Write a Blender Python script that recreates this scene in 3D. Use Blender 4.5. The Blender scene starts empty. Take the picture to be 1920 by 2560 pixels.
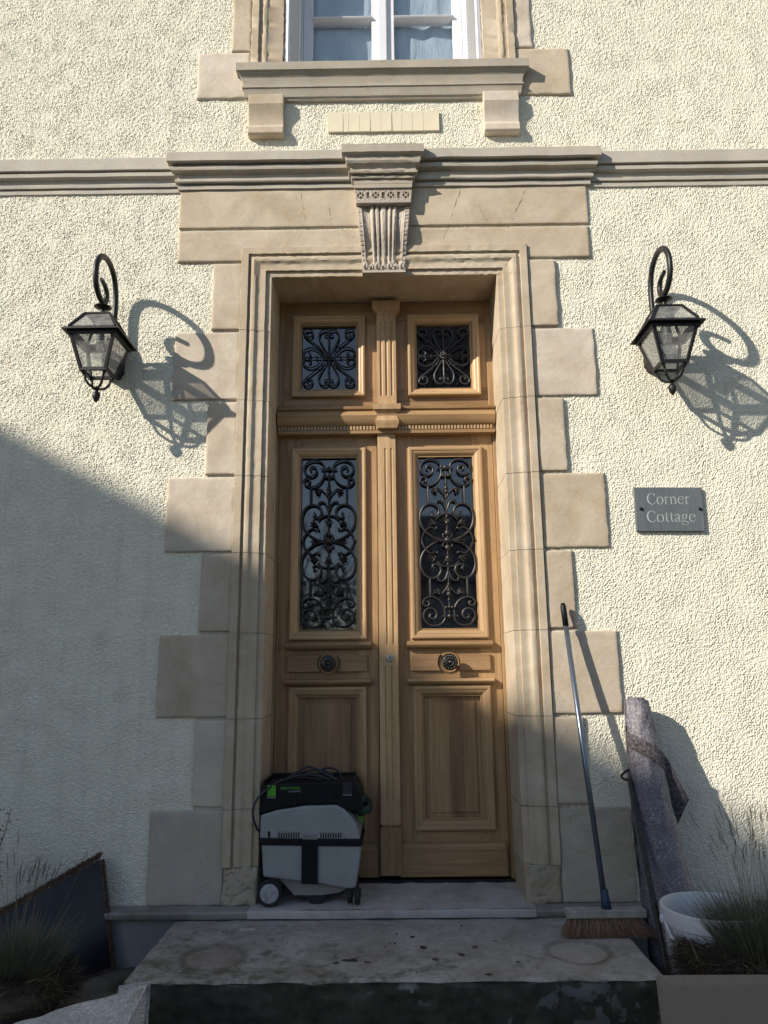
import bpy, math, random
import numpy as np
from mathutils import Vector, Matrix
rad = math.radians
C = bpy.context.scene.collection
sc = bpy.context.scene
G = 1.31          # camera height above the ground; all geometry below is written relative to eye level

# ------------------------------------------------------------------ camera
cam = bpy.data.cameras.new('camera'); camo = bpy.data.objects.new('camera', cam); C.objects.link(camo)
cam.sensor_fit = 'VERTICAL'; cam.sensor_height = 36.0; cam.lens = 36.0*1849.65/2560.0
cam.clip_start = 0.05; cam.clip_end = 500
p_, y_, r_ = 0.211067617, -0.0060779, -0.0104680
cp, sp, cy, sy = math.cos(p_), math.sin(p_), math.cos(y_), math.sin(y_)
fw = Vector((sy*cp, cy*cp, sp)); rt = Vector((cy, -sy, 0)); up = rt.cross(fw)
c_, s_ = math.cos(r_), math.sin(r_)
rt2 = rt*c_+up*s_; up2 = -rt*s_+up*c_
M = Matrix((( rt2.x, up2.x, -fw.x, 0), (rt2.y, up2.y, -fw.y, -3.72), (rt2.z, up2.z, -fw.z, G), (0, 0, 0, 1)))
camo.matrix_world = M
sc.camera = camo

# ------------------------------------------------------------------ world, sun, exposure
KX_, KZ_ = 1.62, 1.05                      # sun offset per metre out from the facade
SUN = Vector((-KX_, -1.0, KZ_)).normalized()
w = bpy.data.worlds.new('World'); sc.world = w; w.use_nodes = True
nt = w.node_tree; bg = nt.nodes['Background']
sky = nt.nodes.new('ShaderNodeTexSky'); sky.sky_type = 'NISHITA'; sky.sun_disc = False
sky.sun_elevation = math.asin(SUN.z); sky.sun_rotation = math.atan2(SUN.x, SUN.y) % (2*math.pi)
sky.air_density = 1.0; sky.dust_density = 0.3; sky.ozone_density = 2.0
hsv = nt.nodes.new('ShaderNodeHueSaturation'); hsv.inputs['Saturation'].default_value = .82
nt.links.new(sky.outputs[0], hsv.inputs['Color']); nt.links.new(hsv.outputs[0], bg.inputs[0]); bg.inputs[1].default_value = 0.095
sl = bpy.data.lights.new('sun', 'SUN'); sl.energy = 4.8; sl.angle = rad(0.53); sl.color = (1.0, 0.915, 0.79)
so = bpy.data.objects.new('sun', sl); C.objects.link(so)
so.rotation_euler = (-SUN).to_track_quat('-Z', 'Y').to_euler(); so.location = (-8, -6, 8)
sc.view_settings.view_transform = 'Standard'; sc.view_settings.look = 'None'
sc.view_settings.exposure = 0.46; sc.view_settings.gamma = 1.0

# ------------------------------------------------------------------ object helpers
OFF = {}
def thing(name, label, cat, loc=(0, 0, -1.31), group=None):
    o = bpy.data.objects.new(name, None); C.objects.link(o); o.empty_display_size = .1
    o.location = (loc[0], loc[1], loc[2]+G); OFF[o.name] = Vector(o.location)
    o['label'] = label; o['category'] = cat
    if group: o['group'] = group
    return o
def tag(o, label, cat, group=None):
    o['label'] = label; o['category'] = cat
    if group: o['group'] = group
    return o
def subthing(name, parent, loc):           # an Empty part
    o = bpy.data.objects.new(name, None); C.objects.link(o); o.empty_display_size = .05
    W = Vector((loc[0], loc[1], loc[2]+G)); o.parent = parent; o.location = W-OFF[parent.name]; OFF[o.name] = W
    return o
def copy_tree(o, parent=None):
    c = o.copy(); C.objects.link(c); c.parent = parent
    for ch in o.children: copy_tree(ch, c)
    return c

class MB:
    def __init__(s): s.v = []; s.f = []; s.m = []; s.n = 0
    def add(s, V, F, mi=0):
        n = s.n; V = [tuple(p) for p in V]; s.v += V; s.n += len(V)
        s.f += [tuple(i+n for i in f) for f in F]; s.m += [mi]*len(F)
    def box(s, x0, x1, y0, y1, z0, z1, mi=0):
        V = [(x, y, z) for z in (z0, z1) for y in (y0, y1) for x in (x0, x1)]
        s.add(V, [(0, 2, 3, 1), (4, 5, 7, 6), (0, 1, 5, 4), (1, 3, 7, 5), (3, 2, 6, 7), (2, 0, 4, 6)], mi)
    def mitred(s, x0, x1, yf, yb, prof, mi=0, k=1.0):
        # prof: (outset, z) or (outset, z, lateral outset), bottom to top
        P = [(p[0], p[1], p[2] if len(p) > 2 else p[0]*k) for p in prof]
        V = []
        for o, z, l in P: V += [(x0-l, yb, z), (x0-l, yf-o, z), (x1+l, yf-o, z), (x1+l, yb, z)]
        F = []
        for i in range(len(P)-1):
            for j in range(3): a = i*4+j; F.append((a, a+1, a+5, a+4))
        F.append((3, 2, 1, 0)); t = (len(P)-1)*4; F.append((t, t+1, t+2, t+3))
        s.add(V, F, mi)
    def frame(s, x0, x1, z0, z1, prof, mi=0, open_bottom=False):
        # prof: (distance outward from the inner rectangle, y)
        V = []; n = len(prof)
        for d, y in prof:
            b = z0 if open_bottom else z0-d
            V += [(x0-d, y, b), (x0-d, y, z1+d), (x1+d, y, z1+d), (x1+d, y, b)]
        F = []
        for i in range(n-1):
            for j in range(3 if open_bottom else 4):
                a = i*4+j; b = i*4+(j+1) % 4; F.append((a, b, b+4, a+4))
        s.add(V, F, mi)
    def prism(s, poly, a0, a1, axis='y', mi=0):
        n = len(poly)
        def mk(p, a): return {'y': (p[0], a, p[1]), 'x': (a, p[0], p[1]), 'z': (p[0], p[1], a)}[axis]
        V = [mk(p, a0) for p in poly]+[mk(p, a1) for p in poly]
        F = [tuple(range(n))[::-1], tuple(range(n, 2*n))]+[(i, (i+1) % n, n+(i+1) % n, n+i) for i in range(n)]
        s.add(V, F, mi)
    def tube(s, pts, r, n=8, mi=0, caps=True, sx=1.0, closed=False, upv=None):
        pts = [Vector(p) for p in pts]; L = len(pts)
        if not hasattr(r, '__len__'): r = [r]*L
        V = []; prev = None
        for i, p in enumerate(pts):
            if closed: t = pts[(i+1) % L]-pts[i-1]
            else: t = pts[min(i+1, L-1)]-pts[max(i-1, 0)]
            if t.length < 1e-9: t = Vector((0, 0, 1))
            t.normalize()
            if upv is not None: a = t.cross(Vector(upv))
            elif prev is None: a = t.orthogonal()
            else: a = prev-t*prev.dot(t)
            if a.length < 1e-6: a = t.orthogonal()
            a.normalize(); prev = a; b = t.cross(a)
            for j in range(n):
                g = 2*math.pi*j/n
                V.append(p+a*(math.cos(g)*r[i])+b*(math.sin(g)*r[i]*sx))
        F = []
        for i in range(L if closed else L-1):
            for j in range(n):
                i2 = (i+1) % L
                F.append((i*n+j, i*n+(j+1) % n, i2*n+(j+1) % n, i2*n+j))
        if caps and not closed: F += [tuple(range(n))[::-1], tuple(range((L-1)*n, L*n))]
        s.add(V, F, mi)
    def lathe(s, prof, c, axis='z', n=24, mi=0, rmod=None):
        V = []
        for r, h in prof:
            for j in range(n):
                g = 2*math.pi*j/n; rr = r*(rmod(g, h) if rmod else 1)
                a, b = rr*math.cos(g), rr*math.sin(g)
                V.append({'z': (c[0]+a, c[1]+b, c[2]+h), 'y': (c[0]+a, c[1]+h, c[2]+b), 'x': (c[0]+h, c[1]+a, c[2]+b)}[axis])
        F = [(i*n+j, i*n+(j+1) % n, (i+1)*n+(j+1) % n, (i+1)*n+j) for i in range(len(prof)-1) for j in range(n)]
        if prof[0][0] > 1e-6: F.append(tuple(range(n)))
        if prof[-1][0] > 1e-6: F.append(tuple(range((len(prof)-1)*n, len(prof)*n))[::-1])
        s.add(V, F, mi)
    def ball(s, c, rx, ry, rz, n=10, mi=0, rot=None):
        V = []; F = []; m = max(4, n//2)
        for i in range(m+1):
            a = math.pi*i/m
            for j in range(n):
                g = 2*math.pi*j/n; v = Vector((rx*math.sin(a)*math.cos(g), ry*math.sin(a)*math.sin(g), rz*math.cos(a)))
                if rot is not None: v = rot @ v
                V.append(Vector(c)+v)
        F = [(i*n+j, i*n+(j+1) % n, (i+1)*n+(j+1) % n, (i+1)*n+j) for i in range(m) for j in range(n)]
        s.add(V, F, mi)
    def surf(s, fn, us, vs, mi=0):
        V = [fn(u, v) for v in vs for u in us]; n = len(us)
        F = [(j*n+i, j*n+i+1, (j+1)*n+i+1, (j+1)*n+i) for j in range(len(vs)-1) for i in range(n-1)]
        s.add(V, F, mi)
    def build(s, name, mat, parent=None, smooth=False, bevel=0, seg=2, angle=None):
        me = bpy.data.meshes.new(name); me.from_pydata([(a, b, c+G) for a, b, c in s.v], [], s.f)
        mats = mat if isinstance(mat, (list, tuple)) else [mat]
        for q in mats: me.materials.append(q)
        if len(mats) > 1: me.polygons.foreach_set('material_index', s.m)
        if smooth: me.polygons.foreach_set('use_smooth', [True]*len(me.polygons))
        me.validate(); me.update()
        o = bpy.data.objects.new(name, me); C.objects.link(o)
        if parent is not None: o.parent = parent; o.location = -OFF[parent.name]
        OFF[o.name] = Vector((0, 0, 0))
        if smooth and angle: me.set_sharp_from_angle(angle=rad(angle))
        if bevel:
            b = o.modifiers.new('bevel', 'BEVEL'); b.width = bevel; b.segments = seg; b.limit_method = 'ANGLE'; b.angle_limit = rad(35)
            b.harden_normals = False
        return o
def one(name, label, cat, mb, mat, **k): return tag(mb.build(name, mat, **k), label, cat)
def struct(name, mb, mat, **k):
    o = mb.build(name, mat, **k); o['kind'] = 'structure'; return o

def spline(P, k=6):
    P = [Vector(p) for p in P]; out = []
    for i in range(len(P)-1):
        a = P[max(i-1, 0)]; b = P[i]; c = P[i+1]; d = P[min(i+2, len(P)-1)]
        for j in range(k):
            t = j/k
            out.append(0.5*((2*b)+(c-a)*t+(2*a-5*b+4*c-d)*t*t+(3*b-a-3*c+d)*t**3))
    out.append(P[-1]); return out

# ------------------------------------------------------------------ numpy noise
def bandnoise(nz, nx, cell, wl, bw=0.35, seed=0, anis=1.0):
    g = np.random.default_rng(seed).standard_normal((nz, nx))
    fz = np.fft.fftfreq(nz, cell)[:, None]; fx = np.fft.rfftfreq(nx, cell)[None, :]
    f = np.sqrt((fz*anis)**2+fx**2)+1e-9
    H = np.exp(-(np.log(f*wl))**2/(2*bw*bw))
    h = np.fft.irfft2(np.fft.rfft2(g)*H, s=(nz, nx)); return h/h.std()
_N = [bandnoise(512, 512, 1/32, wl, .5, 50+i) for i, wl in enumerate((1, .5, .25, 2))]
def nz(x, y, k=0, seed=0.0):                     # tiled smooth noise, feature size ~1 unit (k=0)
    a = _N[k]; u = (x*32+seed*97.3) % 512; v = (y*32+seed*53.7) % 512
    i, j = int(u), int(v); fu, fv = u-i, v-j; i2, j2 = (i+1) % 512, (j+1) % 512
    return float(a[j, i]*(1-fu)*(1-fv)+a[j, i2]*fu*(1-fv)+a[j2, i]*(1-fu)*fv+a[j2, i2]*fu*fv)

# ------------------------------------------------------------------ materials
def newmat(name):
    m = bpy.data.materials.new(name); m.use_nodes = True; t = m.node_tree
    return m, t, t.nodes['Principled BSDF']
class N:
    def __init__(s, t): s.t = t; s.tc = t.nodes.new('ShaderNodeTexCoord')
    def co(s, scale=(1, 1, 1), geo=True, rot=(0, 0, 0)):
        mp = s.t.nodes.new('ShaderNodeMapping'); mp.inputs['Scale'].default_value = scale; mp.inputs['Rotation'].default_value = rot
        s.t.links.new(s.tc.outputs['Object'], mp.inputs[0]); return mp.outputs[0]
    def noise(s, co, scale, detail=4, rough=.55, dist=0, out=0):
        n = s.t.nodes.new('ShaderNodeTexNoise'); n.inputs['Scale'].default_value = scale; n.inputs['Detail'].default_value = detail
        n.inputs['Roughness'].default_value = rough; n.inputs['Distortion'].default_value = dist
        s.t.links.new(co, n.inputs['Vector']); return n.outputs[out]
    def vor(s, co, scale, feature='F1', out='Distance', rnd=1):
        n = s.t.nodes.new('ShaderNodeTexVoronoi'); n.feature = feature; n.inputs['Scale'].default_value = scale
        n.inputs['Randomness'].default_value = rnd
        s.t.links.new(co, n.inputs['Vector']); return n.outputs[out]
    def ramp(s, f, stops, interp='LINEAR'):
        n = s.t.nodes.new('ShaderNodeValToRGB'); e = n.color_ramp.elements; n.color_ramp.interpolation = interp
        while len(e) < len(stops): e.new(.5)
        for q, (p, c) in zip(e, stops):
            q.position = p; q.color = (c, c, c, 1) if not hasattr(c, '__len__') else (*c, 1)
        s.t.links.new(f, n.inputs[0]); return n.outputs[0]
    def mix(s, f, a, b, mode='MIX'):
        n = s.t.nodes.new('ShaderNodeMix'); n.data_type = 'RGBA'; n.blend_type = mode
        for k, v in ((0, f), (6, a), (7, b)):
            if hasattr(v, 'is_linked') or isinstance(v, bpy.types.NodeSocket): s.t.links.new(v, n.inputs[k])
            else: n.inputs[k].default_value = v if k == 0 else (*v, 1) if hasattr(v, '__len__') else (v, v, v, 1)
        return n.outputs[2]
    def math(s, op, a, b=0.0, c=None):
        n = s.t.nodes.new('ShaderNodeMath'); n.operation = op
        for k, v in enumerate((a, b, c)):
            if v is None: continue
            if isinstance(v, bpy.types.NodeSocket): s.t.links.new(v, n.inputs[k])
            else: n.inputs[k].default_value = v
        return n.outputs[0]
    def bump(s, h, strength, dist, normal=None):
        n = s.t.nodes.new('ShaderNodeBump'); n.inputs['Strength'].default_value = strength; n.inputs['Distance'].default_value = dist
        s.t.links.new(h, n.inputs['Height'])
        if normal is not None: s.t.links.new(normal, n.inputs['Normal'])
        return n.outputs[0]
    def sep(s, co):
        n = s.t.nodes.new('ShaderNodeSeparateXYZ'); s.t.links.new(co, n.inputs[0]); return n.outputs
    def set(s, sock, val, b):
        if isinstance(val, bpy.types.NodeSocket): s.t.links.new(val, b.inputs[sock])
        else: b.inputs[sock].default_value = (*val, 1) if hasattr(val, '__len__') and len(val) == 3 else val

def plain(name, col, rough=.5, metal=0, var=.15, scale=30, bump=0, bdist=.001, spec=.5):
    m, t, b = newmat(name); n = N(t); co = n.co()
    f = n.noise(co, scale, 5)
    c2 = tuple(min(1, c*(1+var)) for c in col); c1 = tuple(c*(1-var) for c in col)
    n.set('Base Color', n.ramp(f, [(.3, c1), (.7, c2)]), b); b.inputs['Roughness'].default_value = rough; b.inputs['Metallic'].default_value = metal
    b.inputs['Specular IOR Level'].default_value = spec
    if bump: n.set('Normal', n.bump(n.noise(co, scale*4, 4), bump, bdist), b)
    return m

def stone(name, a, b_, pits=.5, rnd=.10, grey=.25, tool='h', bumpk=1.0, moss=0.0):
    m, t, b = newmat(name); n = N(t); co = n.co()
    big = n.noise(co, 3.6, 8, .68, .5); mid = n.noise(co, 14, 6, .6, .3); fine = n.noise(co, 260, 3, .6)
    col = n.mix(n.ramp(big, [(.35, 0.0), (.68, 1.0)]), a, b_)
    g = tuple(.9*sum(b_)/3*v for v in (1.02, 1.0, .94))
    col = n.mix(n.math('MULTIPLY', n.ramp(mid, [(.45, 0.0), (.72, 1.0)]), grey), col, g)
    col = n.mix(.55, col, n.mix(1.0, col, n.ramp(fine, [(.25, .70), (.75, 1.15)]), 'MULTIPLY'))
    oi = t.nodes.new('ShaderNodeObjectInfo')
    hs = t.nodes.new('ShaderNodeHueSaturation'); t.links.new(col, hs.inputs['Color'])
    t.links.new(n.math('MULTIPLY_ADD', oi.outputs['Random'], rnd*2, 1-rnd), hs.inputs['Value'])
    t.links.new(n.math('MULTIPLY_ADD', oi.outputs['Random'], -.35, 1.14), hs.inputs['Saturation'])
    col = hs.outputs[0]
    # small pits and speckles
    pit = n.vor(n.co((1, 1, 1.6)), 34); gate = n.noise(co, 6, 3)
    pm = n.math('MULTIPLY', n.math('LESS_THAN', pit, .13), n.math('GREATER_THAN', gate, .51))
    col = n.mix(n.math('MULTIPLY', pm, .55*pits), col, tuple(v*.35 for v in a))
    if moss:
        ms = n.ramp(n.noise(co, 5.0, 6, .65, .5), [(.46, 0.0), (.6, 1.0)])
        col = n.mix(n.math('MULTIPLY', ms, moss), col, (.045, .05, .022))
    n.set('Base Color', col, b); b.inputs['Roughness'].default_value = .92; b.inputs['Specular IOR Level'].default_value = .2
    sc3 = (2, 2, 90) if tool == 'h' else (90, 2, 2)
    tl = n.noise(n.co(sc3), 1.6, 3, .6, 1.0)
    nb = n.bump(tl, .40*bumpk, .002)
    nb = n.bump(n.noise(co, 90, 5, .65), .45*bumpk, .002, nb)
    nb = n.bump(fine, .35*bumpk, .0008, nb)
    nb = n.bump(n.math('SUBTRACT', 1.0, pm), .6*pits, .004, nb)
    n.set('Normal', nb, b); return m

M_ST = stone('sandstone', (.46, .375, .27), (.64, .555, .44))
M_STG = stone('weathered_sandstone', (.42, .375, .305), (.54, .485, .40), grey=.7, pits=.7)
M_STP = stone('pitted_sandstone', (.40, .33, .24), (.50, .42, .31), pits=1, grey=.6, bumpk=1.6)
M_STK = stone('carved_sandstone', (.40, .34, .265), (.52, .45, .37), grey=.6, tool='v')

def stucco():
    m, t, b = newmat('cream_roughcast'); n = N(t); co = n.co()
    c = n.mix(n.noise(co, 2.2, 5, .6), (.74, .705, .575), (.81, .78, .65))
    c = n.mix(n.math('MULTIPLY', n.ramp(n.noise(co, 60, 4), [(.35, 0.0), (.7, 1.0)]), .35), c, (.84, .82, .72))
    stk = n.ramp(n.noise(n.co((9, 1, .7)), 2.2, 5, .6), [(.48, 0.0), (.70, 1.0)])   # faint run-off streaks
    c = n.mix(n.math('MULTIPLY', stk, .30), c, (.56, .55, .47))
    z = n.sep(co)[2]                              # rain splash and dirt near the ground
    d = n.ramp(n.math('ADD', n.math('MULTIPLY', z, .6), n.math('MULTIPLY', n.noise(co, 4, 5), .5)), [(.25, 1.0), (.75, 0.0)])
    c = n.mix(n.math('MULTIPLY', d, .35), c, (.45, .45, .40))
    n.set('Base Color', c, b); b.inputs['Roughness'].default_value = .9; b.inputs['Specular IOR Level'].default_value = .25
    nb = n.bump(n.noise(co, 230, 4, .6), .5, .0012)
    n.set('Normal', nb, b); return m
M_WALL = stucco()

def wood(name, axis='z', a=(.28, .165, .078), b_=(.44, .285, .145), tone=1.0, planks=0):
    m, t, b = newmat(name); n = N(t)
    sc_ = {'z': (1, 1, .06), 'x': (.045, 1, 1)}[axis]
    co = n.co(sc_); base = n.noise(co, 38, 6, .65, .6); fine = n.noise(co, 420, 3, .7); big = n.noise(n.co(sc_), 7, 3, .5, 1.0)
    f = n.math('ADD', n.math('MULTIPLY', base, .6), n.math('MULTIPLY', big, .4))
    a = tuple(v*tone for v in a); b_ = tuple(v*tone for v in b_)
    c = n.ramp(f, [(.40, a), (.60, b_)])
    c = n.mix(.5, c, n.mix(1.0, c, n.ramp(fine, [(.35, .70), (.6, 1.08)]), 'MULTIPLY'))
    oi = t.nodes.new('ShaderNodeObjectInfo'); hs = t.nodes.new('ShaderNodeHueSaturation'); t.links.new(c, hs.inputs['Color'])
    val = n.math('MULTIPLY_ADD', oi.outputs['Random'], .22, .90)
    if planks:
        k = n.math('FLOOR', n.math('MULTIPLY', n.sep(n.co())[0], planks))
        wn = t.nodes.new('ShaderNodeTexWhiteNoise'); wn.noise_dimensions = '1D'; t.links.new(k, wn.inputs['W'])
        val = n.math('MULTIPLY', val, n.math('MULTIPLY_ADD', wn.outputs['Value'], .45, .72))
        t.links.new(n.math('MULTIPLY_ADD', wn.outputs['Value'], .012, .494), hs.inputs['Hue'])
    t.links.new(val, hs.inputs['Value'])
    n.set('Base Color', hs.outputs[0], b)
    n.set('Roughness', n.ramp(base, [(.3, .5), (.7, .38)]), b); b.inputs['Specular IOR Level'].default_value = .4
    n.set('Normal', n.bump(fine, .25, .0006), b); return m
M_WZ = wood('oiled_hardwood_upright', 'z'); M_WX = wood('oiled_hardwood_rail_shaded', 'x', tone=.88)  # darker rail tone: deeper wood colour plus shade on the rails painted in
M_WM = wood('oiled_hardwood_moulding', 'z', (.38, .245, .125), (.54, .365, .20)); M_WP = wood('oiled_hardwood_panel', 'z', (.27, .160, .082), (.40, .255, .135), planks=13)
M_WMX = wood('oiled_hardwood_moulding_rail', 'x', (.38, .245, .125), (.54, .365, .20))

M_IRON = plain('black_painted_iron', (.010, .010, .011), .45, 0, .3, 60, .25, .001, .4)
M_GRILL = plain('cast_iron_grille', (.028, .026, .025), .42, .3, .35, 80, .4, .001, .7)
M_KNOB = plain('black_iron_knob', (.012, .012, .012), .22, 0, .2, 60, .1, .001, .8)
M_WHITE = plain('white_painted_joinery', (.76, .77, .80), .35, 0, .03, 20)
M_SILVER = plain('brushed_nickel', (.55, .53, .48), .3, 1, .1, 200)
M_DARK = plain('dark_interior', (.008, .008, .009), .9, 0, 0, 5)
M_BLACKP = plain('black_plastic', (.006, .007, .009), .5, 0, .4, 12, .2, .0006, .25)
M_GREYP = plain('light_grey_plastic', (.27, .285, .29), .45, 0, .10, 9, .15, .0006)
def scuffed(name, col):
    m, t, b = newmat(name); n = N(t); co = n.co()
    c = n.ramp(n.noise(co, 9, 5), [(.3, tuple(v*.88 for v in col)), (.7, tuple(v*1.08 for v in col))])
    sc_ = n.ramp(n.noise(n.co((1, 1, .35), rot=(0, rad(35), 0)), 95, 6, .75, 1.2), [(.66, 0.0), (.71, 1.0)])
    c = n.mix(n.math('MULTIPLY', sc_, .65), c, (.07, .07, .075))
    z = n.sep(co)[2]; dirt = n.ramp(n.math('ADD', z, n.math('MULTIPLY', n.noise(co, 22, 5), .18)), [(.34, 1.0), (.48, 0.0)])
    c = n.mix(n.math('MULTIPLY', dirt, .35), c, (.16, .14, .11))
    n.set('Base Color', c, b); n.set('Roughness', n.ramp(n.noise(co, 30, 5), [(.3, .35), (.7, .62)]), b)
    n.set('Normal', n.bump(sc_, .3, .0006), b); return m
M_GREYP = scuffed('scuffed_grey_plastic', (.29, .30, .305))
M_GREYP2 = plain('taupe_plastic', (.20, .195, .18), .5, 0, .12, 9, .1, .0006)
M_GREEN = plain('green_plastic', (.08, .33, .02), .45, 0, .05, 9)
M_HOSE = plain('dark_green_hose', (.012, .045, .035), .45, 0, .2, 40)
M_RUBBER = plain('black_rubber', (.012, .012, .013), .7, 0, .3, 30, .2, .001)
M_CABLE = plain('dark_grey_cable', (.022, .024, .034), .45, 0, .15, 40)
M_HUB = plain('scuffed_grey_hub', (.34, .34, .36), .55, 0, .3, 40)
M_TXTG = plain('green_lettering', (.12, .42, .06), .5, 0, 0, 5)
M_TXTW = plain('grey_lettering', (.42, .44, .46), .5, 0, 0, 5)
M_SLATE = None
def slate():
    m, t, b = newmat('blue_grey_slate'); n = N(t); co = n.co((1, 1, 1), rot=(0, rad(60), 0))
    v = n.noise(n.co((6, 1, 1), rot=(0, rad(62), 0)), 4, 4, .6, 1.5)
    c = n.ramp(v, [(.3, (.095, .115, .125)), (.62, (.125, .145, .155)), (.72, (.16, .18, .185))])
    n.set('Base Color', c, b); b.inputs['Roughness'].default_value = .6
    n.set('Normal', n.bump(v, .2, .001), b); return m
M_SLATE = slate()
M_ENGR = plain('pale_engraved_paint', (.40, .44, .43), .6, 0, .05, 60)

def glass_dark(name, col=(.004, .006, .012), ior=1.75):
    m, t, b = newmat(name); b.inputs['Base Color'].default_value = (*col, 1); b.inputs['Roughness'].default_value = .03
    b.inputs['IOR'].default_value = ior; n = N(t)
    n.set('Normal', n.bump(n.noise(n.co(), 9, 2), .03, .002), b); return m
M_GLD = glass_dark('door_glass', ior=2.1)
def glass_clear(name, refl=.12, tint=(.92, .95, .95), dirt=0.0):
    m = bpy.data.materials.new(name); m.use_nodes = True; t = m.node_tree; t.nodes.remove(t.nodes['Principled BSDF'])
    out = t.nodes['Material Output']; tr = t.nodes.new('ShaderNodeBsdfTransparent'); tr.inputs[0].default_value = (*tint, 1)
    gl = t.nodes.new('ShaderNodeBsdfGlossy'); gl.inputs['Roughness'].default_value = .02
    lw = t.nodes.new('ShaderNodeLayerWeight'); lw.inputs[0].default_value = .25
    mr = t.nodes.new('ShaderNodeMath'); mr.operation = 'MULTIPLY_ADD'; mr.inputs[1].default_value = .35; mr.inputs[2].default_value = refl
    t.links.new(lw.outputs['Fresnel'], mr.inputs[0])
    mx = t.nodes.new('ShaderNodeMixShader'); t.links.new(mr.outputs[0], mx.inputs[0]); t.links.new(tr.outputs[0], mx.inputs[1]); t.links.new(gl.outputs[0], mx.inputs[2])
    last = mx
    if dirt:
        df = t.nodes.new('ShaderNodeBsdfDiffuse'); df.inputs[0].default_value = (.5, .5, .47, 1)
        n = N(t); f = n.math('MULTIPLY', n.noise(n.co(), 30, 4), dirt)
        m2 = t.nodes.new('ShaderNodeMixShader'); t.links.new(f, m2.inputs[0]); t.links.new(mx.outputs[0], m2.inputs[1]); t.links.new(df.outputs[0], m2.inputs[2]); last = m2
    t.links.new(last.outputs[0], out.inputs[0]); return m
M_GLW = glass_clear('window_glass', .05, (.98, .99, .99)); M_GLL = glass_clear('lantern_glass', .04, (.95, .96, .96), .58)
M_BULB = glass_clear('bulb_glass', .10, (.95, .95, .95), .1)

# ================================================================== SURROUNDINGS (cast the shade, fill the reflections)
def ground_mat():
    m, t, b = newmat('dark_gravel'); n = N(t); co = n.co()
    c = n.ramp(n.noise(co, 5, 8, .7), [(.3, (.055, .052, .045)), (.7, (.15, .14, .12))])
    c = n.mix(n.ramp(n.noise(co, 1.3, 4), [(.5, 0.0), (.65, .6)]), c, (.06, .07, .03))
    n.set('Base Color', c, b); b.inputs['Roughness'].default_value = .95
    n.set('Normal', n.bump(n.vor(co, 55), .8, .01), b); return m
g = MB(); g.add([(-70, -90, -1.31), (70, -90, -1.31), (70, 40, -1.31), (-70, 40, -1.31)], [(0, 1, 2, 3)])
struct('ground', g, ground_mat())

M_NWALL = plain('neighbour_render', (.30, .30, .30), .9, 0, .1, 3)
M_TILE = plain('dark_slate_roof', (.05, .052, .058), .85, 0, .3, 20)
def neighbour():
    h = thing('house', 'neighbouring gabled house standing across the yard behind the viewer, casting the slanting shade', 'house', (-12, -8, -1.31))
    def edge(x, t_): z = .505-.536*(x+.8); return Vector((x-KX_*t_, -t_, z+KZ_*t_))
    A = edge(-4.0, 2.0); B = edge(1.77, 14.0); B = A+(B-A)*1.7; d = B-A
    nrm = Vector((d.y, -d.x, 0)).normalized()
    if nrm.y < 0: nrm = -nrm
    far = B+Vector((d.x, d.y, -d.z)); gz = -1.31
    m = MB(); A0 = Vector((A.x, A.y, gz)); F0 = Vector((far.x, far.y, gz)); T = nrm*7
    top = [A, B, far]
    V = [A0, A, B, far, F0]; V2 = [v+T for v in V]
    m.add(V+V2, [(0, 1, 2, 3, 4), (9, 8, 7, 6, 5), (0, 5, 6, 1), (3, 8, 9, 4)])
    m.build('wall', M_NWALL, h)
    r = MB(); o = Vector((0, 0, .12)); e = nrm*-.0
    V = [A+e, B+e, far+e, A+T, B+T, far+T]; V = V+[v+o for v in V]
    r.add(V, [(6, 7, 10, 9), (7, 8, 11, 10), (0, 3, 4, 1), (1, 4, 5, 2), (0, 1, 7, 6), (1, 2, 8, 7), (0, 6, 9, 3), (2, 5, 11, 8), (3, 9, 10, 4), (4, 10, 11, 5)])
    r.build('roof', M_TILE, h)
neighbour()
def across():
    h = thing('house', 'low dark house across the lane seen mirrored in the right door glass', 'house', (6, -20, -1.31))
    m = MB(); m.box(.6, 16, -24, -17, -1.31, 2.6); m.build('wall', M_NWALL, h)
    r = MB(); r.prism([(-16.6, 2.5), (-20.5, 5.2), (-24.4, 2.5)], .2, 16.5, 'x'); r.build('roof', M_TILE, h)
    for x in (2, 5, 8, 11): w_ = MB(); w_.box(x, x+1.2, -16.99, -16.9, -.2, 1.3); w_.build('window', M_GLD, h)
across()
M_BARK = plain('grey_bark', (.10, .085, .07), .9, 0, .3, 8)
def bare_tree(name, x, y, H, seed, label):
    rnd = random.Random(seed); t = thing(name, label, 'tree', (x, y, -1.31)); trunk = MB(); br = MB()
    def grow(p, d, L, r, depth):
        pts = [p]; q = p.copy(); dd = d.copy()
        for i in range(5):
            dd = (dd+Vector((rnd.uniform(-.18, .18), rnd.uniform(-.18, .18), rnd.uniform(-.02, .14)))).normalized(); q = q+dd*L/5; pts.append(q.copy())
        (trunk if depth == 0 else br).tube(pts, [r*(1-.6*i/5) for i in range(6)], 5 if depth < 2 else 3, caps=False)
        if depth < 5:
            for k in range(3 if depth else 5):
                s = pts[rnd.randint(2, 5)]; a = rnd.uniform(0, 6.28)
                nd = (dd+Vector((math.cos(a), math.sin(a), rnd.uniform(-.1, .5)))*rnd.uniform(.5, .9)).normalized()
                grow(s, nd, L*rnd.uniform(.55, .75), r*.45, depth+1)
    grow(Vector((x, y, -1.31)), Vector((0, 0, 1)), H*.42, H*.022, 0)
    trunk.build('trunk', M_BARK, t); br.build('crown', M_BARK, t)
bare_tree('bare_tree', -1.7, -14, 7.0, 3, 'leafless tree standing behind the viewer and mirrored in the left door glass')
hd = MB(); rnd = random.Random(5)
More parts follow.
